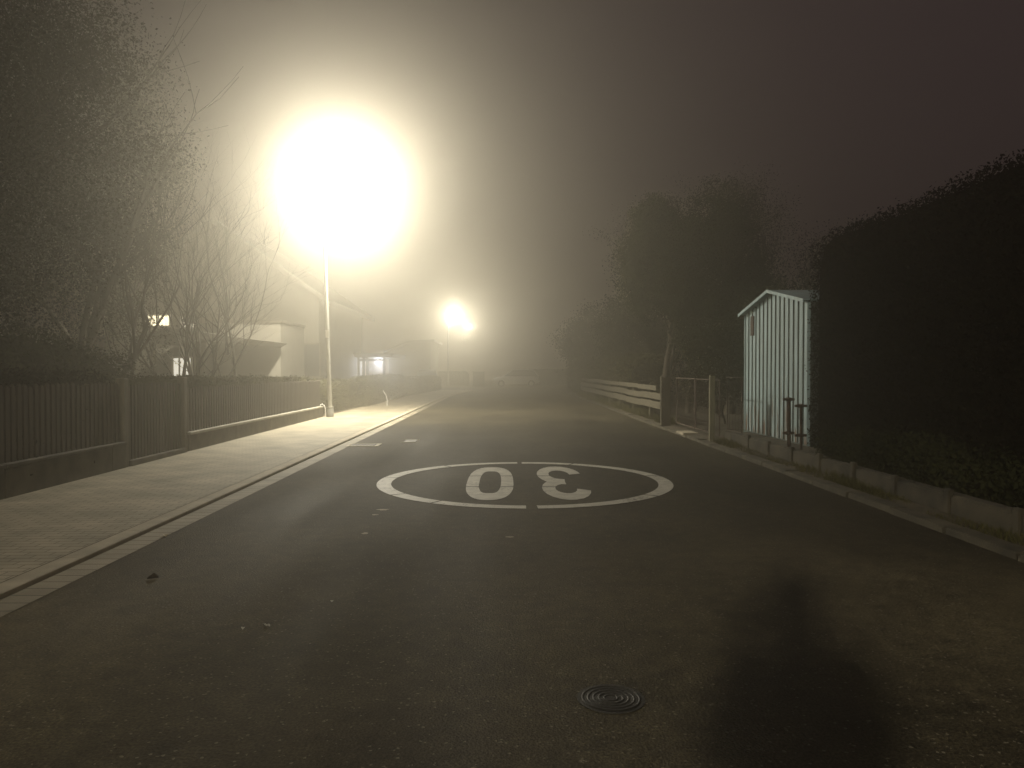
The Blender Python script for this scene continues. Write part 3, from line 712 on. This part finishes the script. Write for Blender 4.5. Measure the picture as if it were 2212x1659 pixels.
mb = MB(); mb.prism([(a.x, 0), (b.x, 0), (b.x, b.z), (b.x - 1.6, b.z - .1), (a.x, a.z + 1.2)], 'y', 64, 72); mb.build('wall', M['render_w'], h2)
mb = MB(); mb.prism([(a.x - .4, a.z + 1.05), (b.x - 1.7, b.z - .12), (b.x + .35, b.z + .0), (b.x + .35, b.z + .18), (b.x - 1.7, b.z + .08), (a.x - .4, a.z + 1.23)], 'y', 63.7, 72.4); mb.build('roof', M['render_w'], h2)

def car(x, y, rz, m, label, van=False, glass='glassdark'):
    t = empty('parked_car', (x, y, 0), label, 'car', None, 0)
    c, s = math.cos(rz), math.sin(rz)
    def tr(p): return (x + p[0] * c - p[1] * s, y + p[0] * s + p[1] * c, p[2])
    H = 1.55 if not van else 1.9
    # body: lower shell sections along the length
    prof = [(-2.1, .55, .62), (-2.05, .35, .95), (-1.2, .28, 1.0), (1.3, .28, .98), (2.0, .35, .82), (2.12, .5, .6)]
    def shell(secs, name, mm, parent):
        V = []; n = 0; 
        for (yy_, zb, zt, w) in secs:
            V += [tr((-w, yy_, zb + .08)), tr((-w * .96, yy_, zb)), tr((w * .96, yy_, zb)), tr((w, yy_, zb + .08)), tr((w * 1.0, yy_, (zb + zt) / 2)), tr((w * .93, yy_, zt)), tr((-w * .93, yy_, zt)), tr((-w * 1.0, yy_, (zb + zt) / 2))]
        k = 8; f = [(j * k + i, j * k + (i + 1) % k, (j + 1) * k + (i + 1) % k, (j + 1) * k + i) for j in range(len(secs) - 1) for i in range(k)]
        f += [tuple(range(k))[::-1], tuple((len(secs) - 1) * k + i for i in range(k))]
        mb = MB(); mb.poly(V, f, True); return mb.build(name, mm, parent)
    shell([(-2.12, .5, .7, .68), (-2.02, .32, .93, .82), (-1.1, .24, .98, .87), (1.2, .24, .96, .87), (1.95, .3, .82, .8), (2.12, .45, .65, .62)], 'body', m, t)
    g0 = .95
    shell([(-1.95, g0 - .05, g0 + .02, .74), (-1.55, g0 - .05, H - .07, .64), (-.2, g0 - .05, H - .02, .66), (.35, g0 - .05, H - .08, .64), (1.15, g0 - .05, g0 + .03, .74)], 'cabin_glass', M[glass], t)
    shell([(-1.6, H - .065, H - .03, .60), (-.9, H - .03, H + .01, .66), (-.2, H - .03, H + .01, .66), (.38, H - .085, H - .05, .60)], 'roof', m, t)
    for sx in (-1, 1):
        for (ya, yb) in ((.36, 1.18), (-1.58, -2.0)):
            mb = MB(); mb.tube([tr((sx * .62, ya, H - .06)), tr((sx * .745, yb, g0 + .01))], .035, 8); mb.build('pillar', m, t)
    for sx in (-1, 1):
        for yy_ in (-1.35, 1.35):
            mb = MB(); mb.tube([tr((sx * .70, yy_, .31)), tr((sx * .885, yy_, .31))], .31, 20); w = mb.build('wheel', M['tyre'], t)
            mb = MB(); mb.tube([tr((sx * .86, yy_, .31)), tr((sx * .892, yy_, .31))], .19, 14); mb.build('rim', M['steel'], t)
        mb = MB(); mb.tube([tr((sx * .6, 2.0, .68)), tr((sx * .6, 2.1, .67))], [.1, .07], 10); mb.build('headlight', M['frame'], t)
        mb = MB(); mb.tube([tr((sx * .66, -2.0, .8)), tr((sx * .66, -2.11, .8))], [.09, .06], 10); mb.build('taillight', M['darkmetal'], t)
    return t
q = at(922, 800, 57.5)
car(q.x - .25, 60.5, R(184), M['carblue'], 'pale blue car with misted glass and painted reflection parked behind the farthest left hedge', glass='misted')
q = at(1115, 812, 70)
car(q.x, 70, R(90), M['carwhite'], 'white car parked side on across the end of the street')
q = at(1034, 815, 68)
cb = empty('utility_cabinet', (q.x, 68, 0), 'grey green utility cabinet at the far end of the street', 'cabinet')
mb = MB(); mb.box(q.x - .5, q.x + .5, 67.8, 68.3, 0, 1.32); mb.build('cabinet_body', M['cardark'], cb, bevel=.02)
mb = MB(); mb.box(q.x - .54, q.x + .54, 67.76, 68.34, 1.322, 1.39); mb.build('lid', M['cardark'], cb, bevel=.01)
for s in (-1, 1): mb = MB(); mb.box(q.x + s * .25 - .2, q.x + s * .25 + .2, 67.775, 67.797, .15, 1.25); mb.build('door', M['cardark'], cb, bevel=.004)
hedge_mass('boundary_hedge', 'hedge across the end of the street behind the white car', 0.8, 22, 74.5, 75.8, 0, 1.5, 24000, .12, M['hedge'], 61, rnd=.3)
hedge_mass('boundary_hedge', 'dark hedge left of the cabinet at the end of the street', -9.0, -3.6, 75.5, 76.8, 0, 1.2, 9000, .12, M['hedge'], 62, rnd=.3)

# ---------------------------------------------------------------- right side
def low_wall_right():
    t = empty('low_wall', (4.5, 8, 0), 'stained low concrete wall at the right under the tall hedge', 'wall'); rnd = random.Random(4)
    mb = MB(); y = -6.0
    while y < 15.4:
        e = min(y + 2.1, 15.5); z = .27 + rnd.uniform(-.012, .012); j = rnd.uniform(-.006, .006)
        mb.box(4.46 + j, 4.62, y + .003, e - .003, -.05, z); y = e
    mb.build('wall_panels', M['wall'], t, bevel=.02, seg=2)
    y = -6.0
    while y < 15:
        if -1 < y: mb = MB(); mb.box(4.438, 4.5, y - .05, y + .05, -.05, .31 + rnd.uniform(-.01, .02)); mb.build('pier', M['wall'], t, bevel=.012, seg=1)
        y += 1.05
low_wall_right()
def grass_strip(name, label, x0, x1, y0, y1, n, hmin, hmax, seed, m, z=.04, dens=None):
    rng = np.random.default_rng(seed)
    y = rng.uniform(y0, y1, n); x = rng.uniform(x0, x1, n)
    keep = (np.sin(y * 2.1 + seed) + np.sin(y * 5.3) * .6 + rng.normal(0, .7, n)) > -.5
    x, y = x[keep], y[keep]; n = len(x)
    hh = rng.uniform(hmin, hmax, n) * (0.7 + .3 * np.sin(y * 1.3 + 1)); a = rng.uniform(0, 6.28, n); ln = rng.normal(0, .35, (n, 2)) * hh[:, None]
    w = .006 + .004 * rng.random(n)
    dx, dy = np.cos(a) * w, np.sin(a) * w
    b1_ = np.stack([x - dx, y - dy, np.full(n, z)], 1); b2_ = np.stack([x + dx, y + dy, np.full(n, z)], 1)
    tp_ = np.stack([x + ln[:, 0], y + ln[:, 1], z + hh], 1)
    V = np.stack([b1_, b2_, tp_], 1).reshape(-1, 3)
    o = np_mesh(name, V, 3, m); tag(o, label, 'grass', kind='stuff'); return o
grass_strip('verge_grass', 'thin dry grass along the foot of the right wall and kerb', 4.24, 4.47, 1.5, 15.5, 7000, .04, .16, 7, M['grass'])
grass_strip('tall_grass', 'yellow grass under the slatted fence beyond the gate', 4.28, 4.65, 20.3, 44, 16000, .1, .34, 9, M['grass'])
grass_strip('weeds', 'weeds between the top of the right wall and the hedge', 4.6, 5.1, 2, 11.6, 9000, .05, .22, 10, M['ivy'], z=.2)
bk = MB(); bk.poly([(4.61, -6, .2), (8, -6, .26), (8, 16, .26), (4.61, 16, .2)], [(0, 1, 2, 3)]); tag(bk.build('raised_bed', M['soil']), kind='structure')

# tall hedge
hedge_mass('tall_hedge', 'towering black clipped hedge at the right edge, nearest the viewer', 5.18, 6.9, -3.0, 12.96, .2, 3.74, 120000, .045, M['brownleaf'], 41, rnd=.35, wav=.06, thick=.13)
hedge_mass('ivy_mound', 'low dark ivy at the foot of the tall hedge beside the shed', 4.75, 5.6, 4.0, 11.4, .2, .62, 16000, .06, M['ivy'], 42, rnd=.25, wav=.12, thick=.16, cat='ivy')

# shed
sh = empty('metal_shed', (6.2, 14.7, .2), 'pale blue corrugated metal shed with a gable beside the tall hedge', 'shed')
SX, Y0, Y1, ZB, ZE, ZR = 5.16, 13.0, 16.4, .20, 2.70, 3.02
def corr(y_or_x0, y_or_x1, fixed, axis, top):
    """trapezoid ribbed sheet; wide pale pans with narrow dark grooves"""
    mb = MB(); L_ = y_or_x1 - y_or_x0; n = 15; w = L_ / n; pr = []
    for i in range(n):
        a = y_or_x0 + i * w; pr += [(a, 0), (a + w * .62, 0), (a + w * .70, .03), (a + w * .90, .03), (a + w * .98, 0)]
    pr.append((y_or_x1, 0))
    v = []
    for a, d in pr:
        for z in (ZB, top(a)): v.append((fixed + d, a, z) if axis == 'y' else (a, fixed + d, z))
    return mb.poly(v, [(2 * i, 2 * i + 1, 2 * i + 3, 2 * i + 2) for i in range(len(pr) - 1)])
ym = (Y0 + Y1) / 2
def gz(y): return ZR - (ZR - ZE) * abs(y - ym) / (ym - Y0) - .03
# gable wall sheet with the real trough shape, then inner liner that closes it
gm = MB(); n = 15; w = (Y1 - Y0) / n; prs = []
for i in range(n):
    a = Y0 + i * w; prs += [(a, 0.0), (a + w * .64, 0.0), (a + w * .69, .045), (a + w * .95, .045)]
prs.append((Y1, 0.0))
prs2 = []
for i, (a, d) in enumerate(prs):
    prs2.append((a, d))
    if i < len(prs) - 1 and prs[i][0] < ym < prs[i + 1][0]: prs2.append((ym, d + (prs[i + 1][1] - d) * (ym - a) / (prs[i + 1][0] - a)))
v = []
for a, d in prs2: v += [(SX + d, a, ZB), (SX + d, a, gz(a))]
gm.poly(v, [(2 * i, 2 * i + 1, 2 * i + 3, 2 * i + 2) for i in range(len(prs2) - 1)]); gw = gm.build('gable_wall', M['shed'], sh)
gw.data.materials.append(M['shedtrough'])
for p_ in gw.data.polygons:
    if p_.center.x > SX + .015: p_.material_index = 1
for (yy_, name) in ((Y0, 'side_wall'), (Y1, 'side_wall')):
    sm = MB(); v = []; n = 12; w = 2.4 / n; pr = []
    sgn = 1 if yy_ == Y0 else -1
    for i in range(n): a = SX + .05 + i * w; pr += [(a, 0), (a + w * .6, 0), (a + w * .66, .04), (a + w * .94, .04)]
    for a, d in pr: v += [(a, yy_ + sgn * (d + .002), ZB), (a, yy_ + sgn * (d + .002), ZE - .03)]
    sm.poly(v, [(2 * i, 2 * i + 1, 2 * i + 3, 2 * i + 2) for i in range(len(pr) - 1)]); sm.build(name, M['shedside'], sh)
bw = MB(); bw.prism([(Y0, ZB), (Y1, ZB), (Y1, ZE - .03), (ym, ZR - .03), (Y0, ZE - .03)], 'x', 7.55, 7.6); bw.build('back_wall', M['shed'], sh)
for sgn in (-1, 1):
    rm = MB(); ye = ym + sgn * (ym - Y0 + .10); ze = ZR - (ZR - ZE) * (ym - Y0 + .10) / (ym - Y0)
    rm.poly([(SX - .10, ym, ZR), (7.7, ym, ZR), (7.7, ye, ze), (SX - .10, ye, ze), (SX - .10, ym, ZR + .02), (7.7, ym, ZR + .02), (7.7, ye, ze + .02), (SX - .10, ye, ze + .02)], [(0, 1, 2, 3), (4, 5, 6, 7), (0, 3, 7, 4), (2, 3, 7, 6), (1, 2, 6, 5)])
    rm.build('roof', M['shed'], sh)
    vm = MB(); vm.poly([(SX - .125, ym, ZR - .035), (SX - .105, ym, ZR - .035), (SX - .105, ye, ze - .035), (SX - .125, ye, ze - .035), (SX - .125, ym, ZR + .025), (SX - .105, ym, ZR + .025), (SX - .105, ye, ze + .025), (SX - .125, ye, ze + .025)], [(0, 1, 2, 3), (4, 5, 6, 7), (0, 3, 7, 4), (1, 2, 6, 5), (2, 3, 7, 6)])
    vm.build('verge_trim', M['shed'], sh)
# corner trims and base rail
for yy_ in (Y0 - .008, Y1 - .03):
    cm_ = MB(); cm_.box(SX - .012, SX + .045, yy_, yy_ + .04, ZB, ZE - .04); cm_.build('corner_trim', M['shed'], sh)
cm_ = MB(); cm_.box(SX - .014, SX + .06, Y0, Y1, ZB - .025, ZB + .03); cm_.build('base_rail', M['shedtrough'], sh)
a = at(1627, 672, 15.85); cm_ = MB()
cm_.box(SX - .022, SX - .004, 15.78, 15.98, 2.22, 2.62); cm_.build('dark_rust_patch', M['darkmetal'], sh, bevel=.004)  # thin added plate standing for a dark rusty patch on the gable
plm = MB(); plm.box(SX + .0, 7.7, Y0 + .05, Y1 - .05, .0, ZB - .026); plm.build('plinth', M['wall'], sh)

# clamp posts on the right wall in front of the shed
def clamp_post(px, pyt, D, r, label):
    t0 = at(px, pyt, D); t = empty('fence_post', (t0.x, D, .28), label, 'post')
    x = t0.x; mb = MB(); mb.tube([(x, D, .2), (x - .01, D, t0.z)], r, 12); mb.build('post', M['darkmetal'], t)
    for z in (t0.z - .02, .50):
        mb = MB(); mb.tube([(x - .01, D, z - .03), (x - .01, D, z + .03)], r * 1.45, 12); mb.build('clamp', M['darkmetal'], t, bevel=.004)
        mb = MB(); mb.box(x - .10, x + .08, D - .02, D + .02, z - .02, z + .02); mb.build('bracket', M['darkmetal'], t, bevel=.004)
clamp_post(1705, 860, 12.2, .032, 'thicker rusty post with clamps standing before the shed')
clamp_post(1731, 874, 11.75, .02, 'thinner dark post with clamps nearest the right corner of the shed')

# slatted fence
fx = 4.38
ft = empty('slatted_fence', (fx, 31, 0), 'weathered grey fence of three wide horizontal boards beyond the gate', 'fence')
y = 21.6
ends = [(1.02 + .05, .93, 21.9), (.84, .66, 21.3), (.60, .40, 21.3)]
for (zt, zb, ys_) in ends:
    yy = ys_; k = 0
    while yy < 43:
        e = min(yy + 3.0, 43.2); mb = MB(); sg = .012 * math.sin(yy * 3 + zt)
        mb.box(fx - .035, fx - .008, yy + .004, e - .004, zb + sg, zt + sg); mb.build('board', M['railwood'], ft, bevel=.005, seg=1); yy = e
yy = 23.0
while yy < 43.5:
    mb = MB(); mb.box(fx - .006, fx + .09, yy - .05, yy + .05, -.05, 1.12); mb.build('post', M['postwood'], ft, bevel=.008, seg=1); yy += 3.0
gp_t = empty('gate_post', (4.25, 20.0, 0), 'stout dark post where the board fence meets the gate', 'post')
mb = MB(); mb.box(4.18, 4.36, 20.0, 20.16, -.05, 1.31); mb.build('post', M['postwood'], gp_t, bevel=.01)
mb = MB(); mb.box(4.115, 4.177, 20.02, 20.12, .02, 1.34); mb.build('facing_board', M['railwood'], gp_t, bevel=.005)
q = at(1538, 812, 15.7)
mb = MB(); mb.box(q.x - .05, q.x + .05, 15.65, 15.75, -.05, q.z); o = mb.build('gate_post', M['postpale'], bevel=.01); tag(o, 'slim mossy post between the gate and the metal shed', 'post')
mg = empty('wire_gate', (4.45, 18, 0), 'dark wire mesh gate between the two posts', 'gate')
def mesh_panel(t, x, ya, yb, z0, z1, fr=.02, step=.12):
    mb = MB(); mb.tube([(x, ya, z0), (x, ya, z1), (x, yb, z1), (x, yb, z0), (x, ya, z0)], fr, 8); mb.build('frame', M['darkmetal'], t)
    mb = MB(); y = ya
    while y < yb: mb.tube([(x, y, z0), (x, y, z1)], .003, 4, cap=False); y += step
    z = z0
    while z < z1: mb.tube([(x, ya, z), (x, yb, z)], .003, 4, cap=False); z += step * 1.6
    mb.build('wire_mesh', M['darkmetal'], t)
mesh_panel(mg, 4.47, 17.9, 19.8, .15, 1.30); mesh_panel(mg, 4.47, 15.85, 17.8, .15, 1.30, fr=.014)
wf = empty('wire_fence', (4.56, 15.1, 0), 'thin wire fence running from the mossy post toward the shed', 'fence')
mesh_panel(wf, 4.56, 14.65, 15.6, .3, 1.36, fr=.01, step=.2)
sl = MB(); sl.box(XRK + .02, 4.9, 15.9, 19.95, -.04, .05); tag(sl.build('gate_slab', M['verge']), kind='structure')
g = gp(1470, 935, .06)
mb = MB(); mb.box(XR + .0, XRK + .16, g.y - .35, g.y + .35, .0, .085); tag(mb.build('kerb_slab', M['kerb'], bevel=.015), 'pale slab of kerb stone lying at the gate post foot', 'kerb stone')

# right trees
G = 'trees along the right gardens'
limb_tree('ivy_tree', 'big ivy clad tree behind the board fence, darkest on the right side', 'tree', (7.2, 24.5, 0), 6.6, .8, 51, 90000, .075, M['ivy'], r0=.24, crown=(6.7, 24.6, 4.2, 1.6, 1.8, 3.1), dens=.3, depth=5, group=G)
limb_tree('ivy_tree', 'leafy dark tree overhanging the board fence toward the road', 'tree', (5.6, 26.5, 0), 7.2, .6, 52, 80000, .075, M['ivy'], r0=.2, crown=(5.3, 26.6, 5.0, 1.15, 1.5, 2.3), dens=.3, depth=5, group=G)
limb_tree('bare_tree', 'twiggy bare crown rising above the ivy tree', 'tree', (7.1, 25.5, 0), 8.0, .7, 53, 16000, .05, M['ivy'], r0=.13, depth=6, dens=.3, group=G)
limb_tree('bare_tree', 'bare tree above the board fence, left of the tallest crown', 'tree', (6.2, 26.0, 0), 8.0, .7, 57, 16000, .05, M['ivy'], r0=.12, depth=6, dens=.3, group=G)
limb_tree('bare_tree', 'small twiggy tree between the shed roof and the tall hedge', 'tree', (8.75, 21.5, 0), 5.6, .45, 58, 5000, .05, M['brownleaf'], r0=.07, depth=5, dens=.2, group=G)
limb_tree('leafy_shrub', 'dark leafy shrub directly behind the metal shed', 'shrub', (7.2, 19.2, 0), 3.0, .8, 59, 34000, .06, M['ever'], r0=.06, crown=(6.9, 19.4, 2.1, 1.0, 1.4, 1.8), dens=.28, stems=3)
limb_tree('leafy_shrub', 'leafy shrub in the garden behind the wire gate', 'shrub', (6.4, 21.0, 0), 2.6, .8, 60, 30000, .055, M['ivy'], r0=.05, crown=(6.0, 20.8, 1.6, 1.1, 1.6, 1.5), dens=.28, stems=3)
limb_tree('background_tree', 'faint round tree half lost in fog behind the board fence', 'tree', (6.9, 38, 0), 4.6, .8, 63, 36000, .10, M['ever'], r0=.15, crown=(6.4, 38, 3.0, 1.9, 2.0, 2.0), dens=.35, group=G)
limb_tree('background_tree', 'farthest right tree, a pale shape beside the end of the road', 'tree', (6.2, 50, 0), 4.6, .8, 64, 26000, .12, M['ever'], r0=.15, crown=(5.6, 50, 3.2, 1.9, 2.0, 2.2), dens=.4, group=G)
hedge_mass('boundary_hedge', 'tall loose hedge behind the far end of the board fence', 4.75, 6.2, 29, 56, 0, 2.0, 42000, .09, M['hedge'], 65, rnd=.5, wav=.2, thick=.25)

# ---------------------------------------------------------------- the photographer, whose shadow falls on the road
def person():
    t = empty('person', (0.02, -.5, 0), 'person in a dark jacket and jeans holding a phone up with both hands', 'person')
    V = {}; order = []; E = []; Rd = []
    def add(n, p, r, par=None):
        V[n] = len(order); order.append(p); Rd.append(r)
        if par is not None: E.append((V[par], V[n]))
    add('pelvis', (0, -.5, .98), (.21, .16)); add('waist', (0, -.5, 1.12), (.20, .15), 'pelvis'); add('chest', (0, -.49, 1.32), (.215, .15), 'waist'); add('upper', (0, -.49, 1.45), (.175, .12), 'chest')
    add('neck', (0, -.48, 1.55), (.06, .06), 'upper'); add('jaw', (0, -.455, 1.63), (.07, .08), 'neck'); add('head', (0, -.465, 1.71), (.082, .095), 'jaw'); add('top', (0, -.475, 1.78), (.065, .075), 'head')
    for s, k in ((-1, 'l'), (1, 'r')):
        add(k + 'hip', (s * .09, -.5, .93), (.10, .10), 'pelvis'); add(k + 'thigh', (s * .10, -.49, .70), (.085, .085), k + 'hip'); add(k + 'knee', (s * .105, -.47, .49), (.06, .062), k + 'thigh')
        add(k + 'calf', (s * .11, -.50, .33), (.058, .06), k + 'knee'); add(k + 'ankle', (s * .115, -.51, .10), (.042, .045), k + 'calf'); add(k + 'heel', (s * .115, -.52, .05), (.045, .045), k + 'ankle'); add(k + 'toe', (s * .135, -.34, .035), (.042, .032), k + 'heel')
        add(k + 'sh', (s * .185, -.49, 1.43), (.09, .085), 'upper'); add(k + 'arm', (s * .225, -.45, 1.30), (.075, .075), k + 'sh'); add(k + 'elb', (s * .235, -.36, 1.18), (.065, .065), k + 'arm')
        add(k + 'fore', (s * .17, -.24, 1.30), (.055, .055), k + 'elb'); add(k + 'wri', (s * .105, -.13, 1.41), (.03, .028), k + 'fore')
    me = bpy.data.meshes.new('body'); me.from_pydata(order, E, []); me.materials.append(M['jacket'])
    o = bpy.data.objects.new('body', me); link(o); o.parent = t; o.matrix_parent_inverse = Matrix.Translation(t.location).inverted()
    sk = o.modifiers.new('Skin', 'SKIN'); sk.use_smooth_shade = True
    for i, r in enumerate(Rd): me.skin_vertices[0].data[i].radius = r
    me.skin_vertices[0].data[0].use_root = True
    ss = o.modifiers.new('Sub', 'SUBSURF'); ss.levels = 2; ss.render_levels = 2
    for s in (-1, 1):
        pts = []; ed = []; rr = []
        wx, wy, wz = s * .105, -.13, 1.41
        pts += [(wx, wy, wz), (s * .095, -.095, 1.44), (s * .088, -.07, 1.47)]; rr += [.028, .032, .03]; ed += [(0, 1), (1, 2)]
        for f_, (dz_, ln) in enumerate(((.035, .030), (.018, .034), (.0, .032), (-.018, .027))):
            b = len(pts); bz_ = 1.475 + dz_
            pts += [(s * .092, -.055, bz_), (s * .090, -.055 + ln * .9, bz_ + .005), (s * .078, -.055 + ln * 1.5, bz_ + .006)]; rr += [.010, .009, .008]
            ed += [(2, b), (b, b + 1), (b + 1, b + 2)]
        b = len(pts); pts += [(s * .085, -.085, 1.478), (s * .070, -.075, 1.49), (s * .056, -.062, 1.495)]; rr += [.012, .010, .009]; ed += [(1, b), (b, b + 1), (b + 1, b + 2)]
        mh = bpy.data.meshes.new('hand'); mh.from_pydata(pts, ed, []); mh.materials.append(M['skin'])
        ho = bpy.data.objects.new('hand', mh); link(ho); ho.parent = t; ho.matrix_parent_inverse = Matrix.Translation(t.location).inverted()
        k = ho.modifiers.new('Skin', 'SKIN'); k.use_smooth_shade = True
        for i, r in enumerate(rr): mh.skin_vertices[0].data[i].radius = (r, r)
        mh.skin_vertices[0].data[0].use_root = True
        q = ho.modifiers.new('Sub', 'SUBSURF'); q.levels = 2; q.render_levels = 2
    # face with nose, eyes, ears; hair cap
    def ball(name, c, r, m, sub=16):
        bm = bmesh.new(); bmesh.ops.create_uvsphere(bm, u_segments=sub, v_segments=sub, radius=1)
        for v in bm.verts: v.co = Vector((c[0] + v.co.x * r[0], c[1] + v.co.y * r[1], c[2] + v.co.z * r[2]))
        me_ = bpy.data.meshes.new(name); bm.to_mesh(me_); bm.free(); me_.polygons.foreach_set('use_smooth', [True] * len(me_.polygons)); me_.materials.append(m)
        o_ = bpy.data.objects.new(name, me_); link(o_); o_.parent = t; o_.matrix_parent_inverse = Matrix.Translation(t.location).inverted(); return o_
    ball('face', (0, -.455, 1.685), (.079, .100, .115), M['skin'], 24)
    ball('nose', (0, -.352, 1.68), (.014, .02, .024), M['skin']); ball('mouth', (0, -.362, 1.635), (.026, .008, .008), M['leafdark'])
    for s in (-1, 1): ball('eye', (s * .032, -.368, 1.705), (.014, .01, .009), M['plate']); ball('ear', (s * .082, -.465, 1.685), (.012, .024, .032), M['skin'])
    ball('hair', (0, -.485, 1.735), (.095, .105, .09), M['hair'], 24)
    ph = MB(); ph.box(-.078, .078, -.052, -.043, 1.462, 1.538); pho = ph.build('phone', M['darkmetal'], bevel=.003)
    tag(pho, 'dark phone held up sideways by the photographer', 'phone')
person()

# ---------------------------------------------------------------- fog
fog = bpy.data.materials.new('night_fog'); fog.use_nodes = True; fn = fog.node_tree; fn.nodes.clear()
fo = fn.nodes.new('ShaderNodeOutputMaterial'); pv_ = fn.nodes.new('ShaderNodeVolumePrincipled')
pv_.inputs['Color'].default_value = (.95, .905, .79, 1); pv_.inputs['Density'].default_value = FOG_DENSITY; pv_.inputs['Anisotropy'].default_value = FOG_G
fn.links.new(pv_.outputs[0], fo.inputs['Volume'])
hz = MB(); hz.box(-62, 62, -36, 138, -1.1, 15.5); tag(hz.build('haze', fog), kind='stuff')
